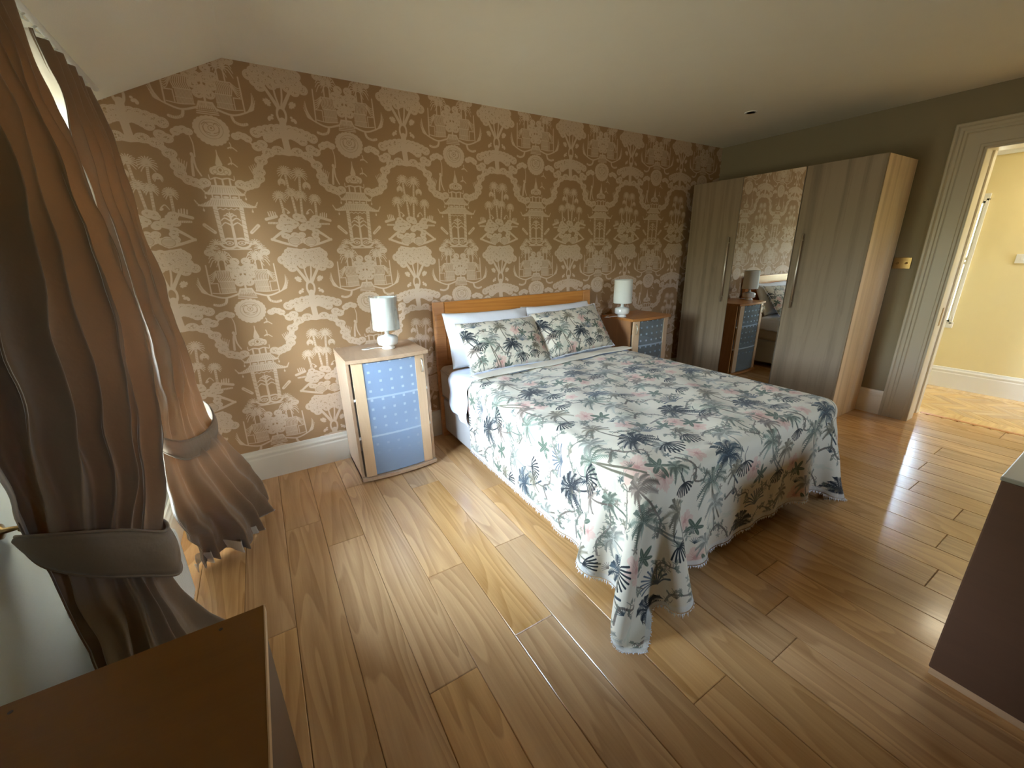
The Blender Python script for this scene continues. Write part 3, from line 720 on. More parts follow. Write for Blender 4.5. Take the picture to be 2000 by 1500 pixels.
bm = bmesh.new(); wall_mesh(bm, 'y', YF-.22, YF-.1, 5.87, HX+.1, -.05, 2.6, [(6.25, 6.60, 1.3, 1.9)]); fin(bm, 'wall_hall_end', M_HALL, kind='structure')  # end opening added out of view to brighten the hall
bm = bmesh.new(); addbox(bm, (5.87, -.3, -.05), (HX+.1, -.2, 2.6)); fin(bm, 'wall_hall_far', M_HALL, kind='structure')
bm = bmesh.new(); addbox(bm, (5.84, YF-.2, 2.36), (HX+.1, -.2, 2.45)); fin(bm, 'ceiling_hall', M_WHITE, kind='structure')
bm = bmesh.new(); extrude_profile(bm, [(0, 0), (.03, 0), (.034, .02), (.05, .04), (.06, .09), (.10, .15), (.11, .17), (.12, .22), (0, .22)], (HX, -.3, 2.14), (HX, YF, 2.14), (-1, 0, 0)); fin(bm, 'trim_1', M_WHITE, kind='structure')
skirt('baseboard_hall', (HX, -.3, 0), (HX, YF, 0), (-1, 0, 0), M_WHITE)
def window(name, x, y0, y1, z0, z1, rails, depth=.05, stile=.04, mull=()):
    w = box(name, (x-depth/2, y0, z0), (x+depth/2, y0+stile, z1), M_WHITE, kind='structure')
    bm = bmesh.new()
    addbox(bm, (x-depth/2, y1-stile, z0), (x+depth/2, y1, z1), .003); addbox(bm, (x-depth/2, y0, z1-stile), (x+depth/2, y1, z1), .003); addbox(bm, (x-depth/2, y0, z0), (x+depth/2, y1, z0+stile), .003)
    fin(bm, 'sash_frame', M_WHITE, w)
    for z in rails: box('glazing_bar', (x-depth/2.4, y0, z-.014), (x+depth/2.4, y1, z+.014), M_WHITE, w, .003)
    for y in mull: box('glazing_bar', (x-depth/2.4, y-.014, z0), (x+depth/2.4, y+.014, z1), M_WHITE, w, .003)
    box('pane', (x-.003, y0+.01, z0+.01), (x+.003, y1-.01, z1-.01), M_PANE, w)
    return w
w2 = window('window_2', HX+.04, -1.760, -1.08, .655, 1.77, (1.22, 1.26), stile=.022)
for a_, b_ in (((-1.780, .64), (-1.758, 1.79)), ((-1.08, .64), (-1.02, 1.79)), ((-1.780, 1.768), (-1.02, 1.83)), ((-1.790, .60), (-1.02, .657))): box('architrave', (HX-.018, a_[0], a_[1]), (HX+.02, b_[0], b_[1]), M_WHITE, w2, .003)
window('window_1', .33, -1.53, -.35, .50, 1.99, (1.55,), mull=(-.98,))

w3 = box('window_fill', (2.8, -4.70, 1.45), (2.83, -4.65, 1.92), M_WHITE, kind='structure')  # unseen window added for soft fill from behind the camera
for a_, b_ in (((3.29, -4.70, 1.45), (3.32, -4.65, 1.92)), ((2.83, -4.70, 1.89), (3.29, -4.65, 1.92)), ((2.83, -4.70, 1.45), (3.29, -4.65, 1.48))): box('sash_frame', a_, b_, M_WHITE, w3, .003)
box('pane', (2.83, -4.678, 1.48), (3.29, -4.672, 1.89), M_PANE, w3)
box('windowsill', (XL-.2, -1.56, .475), (XL+.030, -.31, .50), M_WHITE, bpy.data.objects['window_1'], .004)
o = box('light_switch', (HX-.012, -2.13, 1.22), (HX, -2.05, 1.30), M_WHITE, None, .003, label='white light switch on the yellow hall wall', category='light switch')
box('rocker', (HX-.017, -2.10, 1.245), (HX-.010, -2.08, 1.275), M_WHITE, o, .002)

# brass switch on the bedroom wall
o = box('light_switch', (XR-.008, -1.738, 1.219), (XR, -1.628, 1.305), M_BRASS, None, .002, label='brass double light switch plate between wardrobe and door casing', category='light switch')
for y in (-1.71, -1.655):
    bm = bmesh.new(); lathe(bm, [(.001, -.012), (.007, -.010), (.008, 0), (.008, .002)], (XR-.008, y, 1.262), 12, 'X'); fin(bm, 'toggle', M_BRASS, o, True)
# downlight
t = thing('downlight', 'small round recessed downlight in the ceiling', 'downlight')
bm = bmesh.new(); lathe(bm, [(.030, -.004), (.044, -.004), (.046, 0), (.030, 0), (.030, -.004)], (4.61, -.812, HC), 32); fin(bm, 'bezel', M_WHITE, t, True)
bm = bmesh.new(); lathe(bm, [(.001, -.002), (.029, -.002), (.029, -.0005), (.001, -.0005)], (4.61, -.812, HC), 24); fin(bm, 'lamp_lens', M_STEEL, t, True)
settle(t, (4.61, -.812, HC))

# ------------------------------------------------------------------ wardrobe
t = thing('wardrobe', 'tall grey oak three-door wardrobe with a mirrored middle door', 'wardrobe')
wx, wy = XR-.549, (-.106, -.609, -1.116, -1.622); WH = 2.01
box('carcass', (wx+.022, wy[3]+.018, .0), (XR-.006, wy[0], WH-.002), M_WARD, t, .001)
box('side_panel', (wx+.021, wy[3], 0), (XR-.006, wy[3]+.018, WH), M_WARDS, t, .001, label='pale oak side panel, brightened as if lit')
box('top_panel', (wx+.021, wy[3]+.018, WH-.018), (XR-.006, wy[0], WH+.0005), M_WARD, t)
for k, nm in enumerate(('door', 'mirror_door', 'door')):
    d = box(nm, (wx, wy[k+1]+.0015, .022), (wx+.019, wy[k]-.0015, WH), M_WARD, t, .001)
    if k == 1:
        d['label'] = 'mirrored door'
        box('mirror_panel', (wx-.004, wy[2]+.004, .024), (wx+.001, wy[1]-.004, WH-.002), M_MIRROR, d)
    else:
        y = -.553 if k == 0 else -1.182
        bm = bmesh.new(); tube(bm, [(wx-.028, y, .91), (wx-.028, y, 1.505)], .006, 12)
        for z in (.96, 1.455): tube(bm, [(wx+.001, y, z), (wx-.028, y, z)], .005, 10)
        fin(bm, 'handle', M_STEEL, d, True)
settle(t, (wx+.27, -.86, 0))

# ------------------------------------------------------------------ bedside cabinets
def cabinet(x0, x1, yf, H, handle_side, mats, label, bow=.024):
    side, topm, stile, glass = mats
    t = thing('bedside_cabinet', label, 'cabinet', group='bedside cabinets')
    yb = -.025
    def by(f, off=0): return yf+bow*.5-off-bow*(1-(2*f-1)**2)
    def slab(name, xa, xb, z0, z1, off, th, mat, par, fa, fb, back=None, bev=True, n=14, **k):
        bm = bmesh.new(); rows = []
        for i in range(n+1):
            f = fa+(fb-fa)*i/n; x = xa+(xb-xa)*i/n; y = by(f, off); yb_ = y+th if back is None else back
            rows.append([bm.verts.new(p) for p in ((x, y, z0), (x, y, z1), (x, yb_, z1), (x, yb_, z0))])
        for i in range(n):
            for j in range(4): bm.faces.new((rows[i][j], rows[i][(j+1) % 4], rows[i+1][(j+1) % 4], rows[i+1][j]))
        bm.faces.new(rows[0]); bm.faces.new(rows[-1])
        uvl = bm.loops.layers.uv.new('UVMap')
        for fc in bm.faces:
            for lp in fc.loops: lp[uvl].uv = ((lp.vert.co.x-xa)/(xb-xa), (lp.vert.co.z-z0)/(z1-z0))
        return fin(bm, name, mat, par, **k)
    w = x1-x0; th = .018
    slab('top_panel', x0-.002, x1+.002, H-.022, H, .012, 0, topm, t, 0, 1, back=yb)
    slab('bottom_panel', x0, x1, .012, .034, .012, 0, side, t, 0, 1, back=yb)
    box('side_panel', (x0, yf+.03, .012), (x0+th, yb, H-.022), side, t, .001); box('side_panel', (x1-th, yf+.03, .012), (x1, yb, H-.022), side, t, .001)
    box('back_panel', (x0+th, yb-.006, .034), (x1-th, yb, H-.022), side, t)
    for z in (.30, .555): slab('shelf', x0+th, x1-th, z, z+.016, -.0108, 0, M_WHITE, t, th/w, 1-th/w, back=yb-.006)
    for sx in (x0+.02, x1-.05):
        for sy in (yf+.06, yb-.05): box('foot', (sx, sy, 0), (sx+.03, sy+.03, .012), M_BROWN, t)
    g = .010; xa, xb = x0+th+g, x1-th-g; sw = .062
    fa, fb = (xa-x0)/w, (xb-x0)/w
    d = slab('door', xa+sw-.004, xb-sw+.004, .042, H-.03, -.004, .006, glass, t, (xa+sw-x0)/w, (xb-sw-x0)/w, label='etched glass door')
    slab('door_stile', xa, xa+sw, .038, H-.026, 0, .018, stile, d, fa, (xa+sw-x0)/w, n=4); slab('door_stile', xb-sw, xb, .038, H-.026, 0, .018, stile, d, (xb-sw-x0)/w, fb, n=4)
    hx = xb-.02 if handle_side > 0 else xa+.02
    yy = by((hx-x0)/w)
    bm = bmesh.new(); tube(bm, [(hx, yy-.001, H-.05), (hx, yy-.014, H-.062), (hx, yy-.022, H-.095), (hx, yy-.014, H-.128), (hx, yy-.001, H-.14)], [.005, .0055, .0045, .0055, .005], 10)
    fin(bm, 'handle', M_STEEL, d, True)
    settle(t, ((x0+x1)/2, (yf+yb)/2, 0)); return t
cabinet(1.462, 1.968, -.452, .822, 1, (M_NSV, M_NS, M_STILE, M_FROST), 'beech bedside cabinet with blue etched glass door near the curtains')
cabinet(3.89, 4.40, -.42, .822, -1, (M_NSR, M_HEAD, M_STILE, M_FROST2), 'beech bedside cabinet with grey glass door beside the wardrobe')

def lamp(x, y, z, label, wrapped):
    t = thing('table_lamp', label, 'lamp', group='white table lamps')
    bm = bmesh.new(); lathe(bm, [(.001, 0), (.040, 0), (.043, .004), (.043, .010), (.036, .016), (.040, .022), (.062, .030), (.066, .042), (.066, .072), (.060, .082), (.040, .089), (.018, .093), (.014, .10), (.014, .128), (.010, .132), (.001, .132)], (x, y, z), 48)
    fin(bm, 'base', M_CERAM, t, True)
    bm = bmesh.new(); r0, r1, h0, h1 = .083, .080, .128, .335
    lathe(bm, [(r0-.002, h0), (r0, h0), (r0, h0+.006), (r1, h1-.006), (r1, h1), (r1-.002, h1), (r0-.002, h0)], (x, y, z), 56); fin(bm, 'lamp_shade', M_SHADE, t, True)
    bm = bmesh.new(); tube(bm, [(x-.08, y, z+.145), (x+.08, y, z+.145)], .0015, 6); tube(bm, [(x, y-.08, z+.145), (x, y+.08, z+.145)], .0015, 6); lathe(bm, [(.001, .132), (.013, .132), (.013, .17), (.020, .19), (.026, .225), (.018, .25), (.001, .255)], (x, y, z), 20)
    fin(bm, 'bulb', M_CERAM, t, True)
    if wrapped:
        bm = bmesh.new(); nn = 72; rows = []
        for i in range(15):
            f = i/14; row = []
            for k in range(nn):
                a = 2*math.pi*k/nn; rr = r0+.0025+.0022*math.sin(9*a+5*f)+.0016*math.sin(17*a-8*f)+.001*math.sin(31*a)
                zz = z+h0-.004+(h1-h0+.014)*f; row.append(bm.verts.new((x+rr*math.cos(a), y+rr*math.sin(a), zz)))
            rows.append(row)
        for i in range(14):
            for k in range(nn): bm.faces.new((rows[i][k], rows[i][(k+1) % nn], rows[i+1][(k+1) % nn], rows[i+1][k]))
        fin(bm, 'plastic_wrap', M_WRAP, t, True, label='clear crinkled plastic wrap')
    sx = -1
    bm = bmesh.new(); tube(bm, [(x-.035, y+.01, z+.008), (x-.08, y+.045, z+.004), (x-.13, y+.03, z+.004), (x-.16, y+.055, z+.004), (x-.12, y+.075, z+.004), (x-.06, y+.10, z+.004), (x-.03, y+.20, z+.004)], .0028, 8)
    fin(bm, 'cord', M_CERAM, t, True)
    settle(t, (x, y, z))
lamp(1.772, -.25, .822, 'white lamp with plastic-wrapped shade on the blue-glass cabinet', True)
lamp(3.88+.055, -.24, .822, 'white lamp with plain shade on the grey-glass cabinet', False)

# ------------------------------------------------------------------ bed
BX0, BX1, BY0, BY1, BZ = 2.180, 3.703, -.055, -2.085, .60
t = thing('bed', 'double divan bed with an orange wooden headboard and beige mattress', 'bed')
hb = box('headboard', (2.20, -.050, .30), (3.69, -.030, 1.06), M_HEAD, t, .002)
box('post', (2.179, -.060, 0), (2.262, -.022, 1.072), M_HEAD, hb, .004); box('post', (3.620, -.060, 0), (3.703, -.022, 1.072), M_HEAD, hb, .004)
box('top_rail', (2.264, -.058, .955), (3.618, -.024, 1.070), M_HEAD, hb, .004); box('panel_board', (2.264, -.054, .62), (3.618, -.030, .950), M_HEAD, hb, .003)
box('divan_base', (BX0+.015, BY1+.02, .055), (BX1-.015, BY0-.01, .33), M_DIVAN, t, .02, 3)
box('mattress', (BX0, BY1, .332), (BX1, BY0-.006, BZ-.005), M_MATT, t, .045, 5)
bm = bmesh.new()
for z in (.365, .565): tube(bm, [(BX0-.001, BY0-.05, z), (BX0-.001, BY1+.05, z)], .005, 8); tube(bm, [(BX0+.05, BY1-.001, z), (BX1-.05, BY1-.001, z)], .005, 8)
fin(bm, 'piping', M_MATT, t, True)
for x in (BX0+.10, BX1-.10):
    for y in (BY1+.07, BY0-.15):
        bm = bmesh.new(); lathe(bm, [(.001, -.012), (.026, -.012), (.028, 0), (.026, .012), (.001, .012)], (x, y, .028), 20, 'X'); tube(bm, [(x, y, .028), (x, y, .055)], .010, 8)
        fin(bm, 'castor', M_BROWN, t, True)
settle(t, ((BX0+BX1)/2, -1.07, 0))

# duvet: position-based cloth draped over the mattress, drawn flat then dropped
def drape(x0, x1, y0, y1, step, pin, iters, seed, ztop, floor=.004, rad=.05, box_=(BX0-.012, BX1+.012, BY1-.012, BY0)):
    nx, ny = int(round((x1-x0)/step))+1, int(round((y1-y0)/step))+1
    gx, gy = np.meshgrid(np.linspace(x0, x1, nx), np.linspace(y0, y1, ny)); sx, sy = (x1-x0)/(nx-1), (y1-y0)/(ny-1)
    bx0, bx1, by0, by1 = box_
    oxx = np.clip((bx0-gx)/(bx0-x0), 0, 1)+np.clip((gx-bx1)/(x1-bx1), 0, 1); oyy = np.clip((by0-gy)/(by0-y0), 0, 1); sh = 1-.17*oxx*oyy
    cxx = np.clip(gx, bx0, bx1); cyy = np.maximum(gy, by0); gx = cxx+(gx-cxx)*sh; gy = cyy+(gy-cyy)*sh; G = np.stack([gx, gy], -1)
    P = np.stack([gx, gy, np.full_like(gx, ztop+.02)], -1)
    # start with the overhanging parts already folded over the edge
    def fold(c, lo, hi):
        o = np.where(c < lo, lo-c, np.where(c > hi, c-hi, 0)); return o
    ox, oy = fold(gx, bx0, bx1), fold(gy, by0, 1e9)
    r = np.hypot(ox, oy)
    dx = np.where(gx < bx0, -1, np.where(gx > bx1, 1, 0))*np.where(r > 0, ox/np.maximum(r, 1e-9), 0); dy = -np.where(r > 0, oy/np.maximum(r, 1e-9), 0)
    th = np.arctan2(oy, np.maximum(ox, 1e-9)); wave = .05*np.sin(th*4)*np.where((ox > 0) & (oy > 0), 1, 0)*np.minimum(r*2.5, 1)
    P[..., 0] = np.clip(gx, bx0, bx1)+dx*(.03+r*.28+wave); P[..., 1] = np.maximum(gy, by0)+dy*(.03+r*.28+wave); P[..., 2] = ztop+.02-r*.93
    rs = np.random.RandomState(seed); P += rs.randn(*P.shape)*.0015
    puff = .010*np.sin(gx*7+gy*5)*np.sin(gy*9-gx*3)+.006*np.sin(gx*21+1)*np.sin(gy*17)
    pinned = pin(gx, gy); P0 = P.copy(); P0[..., 0] = gx; P0[..., 1] = gy; P0[..., 2] = ztop+.012+puff
    Q = P.copy()
    def solve(sa, sb, L, k):
        a, b = P[sa], P[sb]; d = b-a; n = np.sqrt((d*d).sum(-1, keepdims=True))+1e-9; c = d/n*(n-L)*.5*k
        P[sa] += c; P[sb] -= c
    sl = slice
    cons = []
    def pair(di, dj, L, k):
        # colouring so no vertex is used twice in a batch
        A, B = [], []
        for par in range(2):
            if dj and not di:
                idx = np.arange(0, nx-dj); idx = idx[((idx//dj) % 2) == par]; cons.append(((sl(None), idx), (sl(None), idx+dj), L, k))
            else:
                idx = np.arange(0, ny-di); idx = idx[((idx//di) % 2) == par]
                if dj == 0: cons.append(((idx, sl(None)), (idx+di, sl(None)), L, k))
                elif dj > 0: cons.append(((idx, sl(0, nx-dj)), (idx+di, sl(dj, nx)), L, k))
                else: cons.append(((idx, sl(-dj, nx)), (idx+di, sl(0, nx+dj)), L, k))
    for _ in (1,):
        pair(0, 1, sx, 1); pair(1, 0, sy, 1); dg = math.hypot(sx, sy); pair(1, 1, dg, .5); pair(1, -1, dg, .5)
        pair(0, 2, 2*sx, .22); pair(2, 0, 2*sy, .22); pair(0, 4, 4*sx, .08); pair(4, 0, 4*sy, .08)
    for it in range(iters):
        vel = (P-Q)*.96; Q = P.copy(); P += vel; P[..., 2] -= .00035
        if it == 0: cons = [(sa, sb, np.sqrt(((G[sb]-G[sa])**2).sum(-1, keepdims=True)), k) for sa, sb, L, k in cons]
        for rep in range(3):
            for sa, sb, L, k in cons: solve(sa, sb, L, k)
        # rounded box collision
        cx = np.clip(P[..., 0], bx0+rad, bx1-rad); cy = np.clip(P[..., 1], by0+rad, 10); cz = np.minimum(P[..., 2], ztop-rad)
        d = P-np.stack([cx, cy, cz], -1); n = np.sqrt((d*d).sum(-1)); hit = n < rad+.006
        nn = d/np.maximum(n, 1e-6)[..., None]; nn[n < 1e-6] = (0, 0, 1)
        fix = np.where(hit[..., None], nn*(rad+.006-n)[..., None], 0); P += fix
        Q += np.where(hit[..., None], fix+(P-Q-fix)*.6, 0)
        P[..., 2] = np.maximum(P[..., 2], floor); lo = P[..., 2] <= floor+1e-5; Q[lo] += (P[lo]-Q[lo])*.7
        P[pinned] = P0[pinned]; Q[pinned] = P0[pinned]
    return P, gx, gy
def cloth_obj(name, P, gx, gy, mat, thick, hem=None, uvs=1., parent=None, sub=1, **props):
    ny, nx, _ = P.shape; me = bpy.data.meshes.new(name)
    idx = np.arange(nx*ny).reshape(ny, nx)
    F = np.stack([idx[:-1, :-1], idx[:-1, 1:], idx[1:, 1:], idx[1:, :-1]], -1).reshape(-1, 4)
    me.from_pydata(P.reshape(-1, 3).tolist(), [], F.tolist())
    uv = me.uv_layers.new(name='UVMap'); u = np.stack([gx.ravel(), gy.ravel()], -1)[F.ravel()].astype(np.float32)*uvs; uv.data.foreach_set('uv', u.ravel())
    if hem is not None:
        a = me.attributes.new('hem', 'FLOAT', 'POINT'); a.data.foreach_set('value', hem.ravel().astype(np.float32))
    o = link(name, me, mat, parent, True, **props)
    if thick: m = o.modifiers.new('t', 'SOLIDIFY'); m.thickness = thick; m.offset = -1
    if sub: m = o.modifiers.new('s', 'SUBSURF'); m.levels = sub; m.render_levels = sub
    return o
DX0, DX1, DY0, DY1 = BX0-.465, BX1+.41, BY1-.455, -.60
FX, FY = None, None
P, gx, gy = drape(DX0, DX1, DY0, DY1, .0195, lambda x, y: (x > BX0+.10) & (x < BX1-.10) & (y > BY1+.10), 330, 4, BZ+.002)
_a, _b = np.meshgrid(np.linspace(DX0, DX1, P.shape[1]), np.linspace(DY0, DY1, P.shape[0])); hem = np.minimum(_a-DX0, _b-DY0)
du = cloth_obj('duvet', P, gx, gy, M_PRINT, .006, hem=hem, label='cream duvet cover printed with palms and pink flowers draped over the bed', category='duvet')
# frayed fringe along the hem
bm = bmesh.new(); rf = random.Random(2)
edges = [list(P[0]), list(P[:, 0]), list(P[:, -1])]
for ed in edges:
    for i in range(len(ed)-1):
        a, b = V(ed[i]), V(ed[i+1])
        for k in range(5):
            p = a.lerp(b, (k+rf.random())/5); d = (b-a).normalized()*.0022
            q = p+V((rf.uniform(-.007, .007), rf.uniform(-.007, .007), -rf.uniform(.008, .020)))
            q.z = max(q.z, .002); m = (p+q)/2+V((rf.uniform(-.003, .003), rf.uniform(-.003, .003), 0))
            vs = [bm.verts.new(x) for x in (p-d, p+d, m+d*.7, m-d*.7, q)]
            bm.faces.new(vs[:4]); bm.faces.new((vs[3], vs[2], vs[4]))
fin(bm, 'fringe', M_WCLOTH, du, kind='stuff')
# white turned-down sheet between duvet and pillows
def strip_sheet(name, y0, y1, zlow, mat, **props):
    ny, pts = 14, []
    prof = [(BX0-.026-.008*math.sin(k*1.1), zlow+(BZ-.05-zlow)*k/7) for k in range(8)]+[(BX0-.020, BZ-.03), (BX0-.004, BZ-.004), (BX0+.03, BZ+.008)]+[(BX0+.035+(BX1-BX0-.07)*k/18, BZ+.009) for k in range(1, 18)]+[(BX1-.035, BZ+.006), (BX1-.008, BZ-.008), (BX1+.008, BZ-.04), (BX1+.012, BZ-.15)]
    P = np.zeros((ny, len(prof), 3)); gx = np.zeros((ny, len(prof))); gy = gx.copy()
    for i in range(ny):
        for j, (x, z) in enumerate(prof):
            y = y0+(y1-y0)*i/(ny-1); wv = .004*math.sin(y*55+x*9)+.003*math.sin(x*31+y*20)
            low = max(0, 1-j/8); P[i, j] = (x-(.010*math.sin(y*48)*low if j < 9 else 0), y+.03*math.sin(j*.5)*low, z+wv*(j > 9)+(.02*math.sin(y*14)*(low**3)))
            gx[i, j] = j*.05; gy[i, j] = y
    return cloth_obj(name, P, gx, gy, mat, .003, **props)
strip_sheet('bed_sheet', -.625, -.30, .30, M_SHEET, label='pale blue-white sheet showing between pillows and printed duvet', category='sheet')
# turned-back plain band of the duvet head edge
ys = [DY1-.04, DY1-.01, DY1+.05, DY1+.09, DY1+.10]
Pn = np.zeros((5, 30, 3)); gx2 = np.zeros((5, 30)); gy2 = gx2.copy()
for i in range(5):
    for j in range(30):
        x = BX0+.03+(BX1-BX0-.04)*j/29
        Pn[i, j] = (x, ys[i]+.012*math.sin(j*.35)-.05*(1-j/29)+.02, BZ+.022+(.006, .012, .010, .004, -.008)[i]+.003*math.sin(j*.9+i)); gx2[i, j] = x; gy2[i, j] = ys[i]
cloth_obj('turned_back_hem', Pn, gx2, gy2, M_CREAM, .005, parent=du, label='plain white turned-back hem')

def pillow(name, c, w, h, th, tilt, rotz, roll_, mat, label, group, seed, flange=.0, uvo=(0, 0)):
    nx, ny = 44, 30; rs = random.Random(seed); o3 = V((rs.random()*9, rs.random()*9, 0))
    bm = bmesh.new(); uvl = bm.loops.layers.uv.new('UVMap'); rows = {}
    R_ = Matrix.Translation(V(c)) @ Matrix.Rotation(rotz, 4, 'Z') @ Matrix.Rotation(tilt, 4, 'X') @ Matrix.Rotation(roll_, 4, 'Z')
    for s in (1, -1):
        for i in range(ny+1):
            for j in range(nx+1):
                u, v = 2*j/nx-1, 2*i/ny-1
                edge = (1-abs(u)**3.2)*(1-abs(v)**2.6); T_ = max(edge, 0)**.62
                pin = 1-.055*(1-abs(u)**2)*abs(v)**4*0-.04*(abs(v)**2)*(1-abs(u)**6)*0
                x = u*w/2*(1-.05*(1-v*v)*abs(u)**3*-1*0-.045*(1-abs(v)**4)*abs(u)**6*-1*0); y = v*h/2
                x *= 1-.035*(1-v*v); y *= 1-.05*(1-u*u)
                n_ = noise.noise(V((x*7, y*7, s*3))+o3)*.010+noise.noise(V((x*17, y*17, s*3))+o3)*.005
                z = s*th/2*T_+n_*min(1, T_*1.5)
                if abs(u) == 1 or abs(v) == 1:
                    if s == -1: rows[(s, i, j)] = rows[(1, i, j)]; continue
                    z = noise.noise(V((x*9, y*9, 5))+o3)*.012
                rows[(s, i, j)] = (bm.verts.new(R_ @ V((x, y, z))), (x+uvo[0], y+uvo[1]))
    for s in (1, -1):
        for i in range(ny):
            for j in range(nx):
                q = [rows[(s, i, j)], rows[(s, i, j+1)], rows[(s, i+1, j+1)], rows[(s, i+1, j)]]
                if s < 0: q.reverse()
                try: f = bm.faces.new([a[0] for a in q])
                except ValueError: continue
                for lp, a in zip(f.loops, q): lp[uvl].uv = a[1]
    o = fin(bm, name, mat, None, True, label=label, category='pillow', group=group)
    if flange:
        bm = bmesh.new(); rf = random.Random(seed)
        ring = [(-1, 2*k/40-1) for k in range(41)]+[(1, 2*k/40-1) for k in range(41)]+[(2*k/70-1, 1) for k in range(71)]+[(2*k/70-1, -1) for k in range(71)]
        for u, v in ring:
            x, y = u*w/2*(1-.035*(1-v*v)), v*h/2*(1-.05*(1-u*u)); zz = noise.noise(V((x*9, y*9, 5))+o3)*.012
            d = V((u if abs(u) == 1 else 0, v if abs(v) == 1 else 0, 0)).normalized(); tg = V((-d.y, d.x, 0))*.006
            for k in range(2):
                p = V((x, y, zz))+tg*(k-.5); q = p+d*flange*rf.uniform(.6, 1.2)+V((rf.uniform(-.004, .004), rf.uniform(-.004, .004), rf.uniform(-.004, .004)))
                vs = [bm.verts.new(R_ @ z_) for z_ in (p-tg*.5, p+tg*.5, q)]; bm.faces.new(vs)
        fin(bm, 'fringe', M_WCLOTH, o, kind='stuff')
    return o
T1 = math.radians(52)
pillow('pillow', (2.575, -.215, .800), .74, .42, .15, math.radians(66), 0, -.02, M_WCLOTH, 'plain white pillow behind the printed one, on the cabinet-and-curtain side', 'white pillows', 1)
pillow('pillow', (3.255, -.205, .795), .72, .42, .15, math.radians(66), 0, .0, M_WCLOTH, 'plain white pillow behind the printed one, on the wardrobe side', 'white pillows', 2)
pillow('pillow', (2.60, -.365, .772), .68, .40, .15, T1, 0, -.01, M_PILLP, 'palm-print pillow lying on the bed half near the blue-glass cabinet', 'palm-print pillows', 3, .016, (.52, .50))
pillow('pillow', (3.265, -.345, .790), .70, .41, .15, T1, .0, .035, M_PILLP, 'palm-print pillow overlapping the other, on the wardrobe side', 'palm-print pillows', 4, .016, (.52, .50))

# ------------------------------------------------------------------ curtains
LINSIDE = 1
def curtain(name, rows, nf, label, seed, hem_wave=.0, nz=110, nu=240, ampf=None):
    t = thing(name, label, 'curtain', group='tied-back curtains'); rs = np.random.RandomState(seed)
    zs = np.array([r[0] for r in rows]); ctr = [np.array(r[1]) for r in rows]; amps = [r[2] for r in rows]
    ph = rs.rand(8)*6.28; P = np.zeros((nz, nu, 3))
    for i in range(nz):
        f = i/(nz-1); x = f*(len(rows)-1); z = float(catmull(zs, f)); 
        C = catmull(np.stack(ctr), f); amp = float(catmull(np.array(amps), f))
        base = np.array([catmull(C, k/(nu-1)) for k in range(nu)])
        tg = np.gradient(base, axis=0); L = np.hypot(tg[:, 0], tg[:, 1])[:, None]+1e-9; nrm = np.stack([tg[:, 1], -tg[:, 0]], -1)/L
        s = np.linspace(0, 1, nu); dr = .10*math.sin(f*5+ph[0])
        ss = s+.012*np.sin(2*math.pi*2*s+ph[1]+f*3)+.006*dr
        w = np.sin(2*math.pi*nf*ss+ph[2]); w = w
        w2 = np.sin(2*math.pi*nf*.43*ss+ph[3]+f*2.2); w3 = np.sin(2*math.pi*nf*1.9*ss+ph[4]-f*6)
        mixf = min(1, max(0, (f-.05)*1.6))
        off = amp*((1-.30*mixf)*w+.75*mixf*w2+.25*w3*mixf)
        off = off*np.minimum(1, np.minimum(s, 1-s)*18+.35)
        P[i, :, :2] = base+nrm*off[:, None]; P[i, :, 2] = z
        tt = tg/L; P[i, :, :2] += tt*(amp*.22*np.cos(2*math.pi*nf*ss+ph[2]))[:, None]
    for i in range(nz):   # soft wrinkles
        for k in range(0, nu):
            p = P[i, k]; n_ = noise.noise(V((p[0]*9, p[1]*9, p[2]*6)))*.014+noise.noise(V((p[0]*25, p[1]*25, p[2]*13)))*.0035
            P[i, k, 0] += n_
    if hem_wave: P[-1, :, 2] += hem_wave*np.sin(np.linspace(0, 1, nu)*30)
    gx, gy = np.meshgrid(np.linspace(0, 1.4, nu), np.linspace(0, 2.1, nz))
    dr_ = cloth_obj('drape', P, gx, gy, M_CURT, .004, parent=t, sub=0); dr_.data.flip_normals(); dr_.data.materials.append(M_LINING)
    m_ = dr_.modifiers['t']; m_.material_offset = 1; m_.offset = -1
    k0 = int(nz*.93); Q = P[k0:].copy(); Q[..., 0] -= .028; Q[..., 2] -= .008; Q[..., 2] = np.maximum(Q[..., 2], .004)
    cloth_obj('lining', Q, gx[k0:], gy[k0:], M_LINING, 0, parent=t, sub=0, label='pale lining hem')
    # pinch-pleat header band
    return t, P
near_rows = [
 (2.105, [(.65, -1.85), (.65, -1.68), (.65, -1.50), (.65, -1.32), (.65, -1.18), (.65, -1.035)], .026),
 (1.90, [(.64, -1.83), (.655, -1.67), (.665, -1.50), (.67, -1.34), (.67, -1.20), (.67, -1.07)], .030),
 (1.60, [(.62, -1.80), (.67, -1.67), (.70, -1.54), (.715, -1.40), (.715, -1.27), (.70, -1.16)], .038),
 (1.20, [(.58, -1.77), (.65, -1.70), (.71, -1.61), (.75, -1.50), (.765, -1.39), (.755, -1.30)], .034),
 (.92, [(.56, -1.72), (.63, -1.70), (.70, -1.66), (.75, -1.60), (.775, -1.54), (.77, -1.48)], .024),
 (.68, [(.55, -1.68), (.61, -1.70), (.67, -1.69), (.72, -1.67), (.74, -1.62), (.70, -1.55)], .012),
 (.45, [(.63, -1.86), (.68, -1.87), (.72, -1.83), (.745, -1.74), (.745, -1.64), (.70, -1.56)], .018),
 (.20, [(.64, -1.92), (.70, -1.94), (.76, -1.88), (.80, -1.74), (.80, -1.56), (.75, -1.42)], .034),
 (.02, [(.65, -1.95), (.71, -1.96), (.78, -1.90), (.82, -1.75), (.82, -1.56), (.76, -1.40)], .036)]
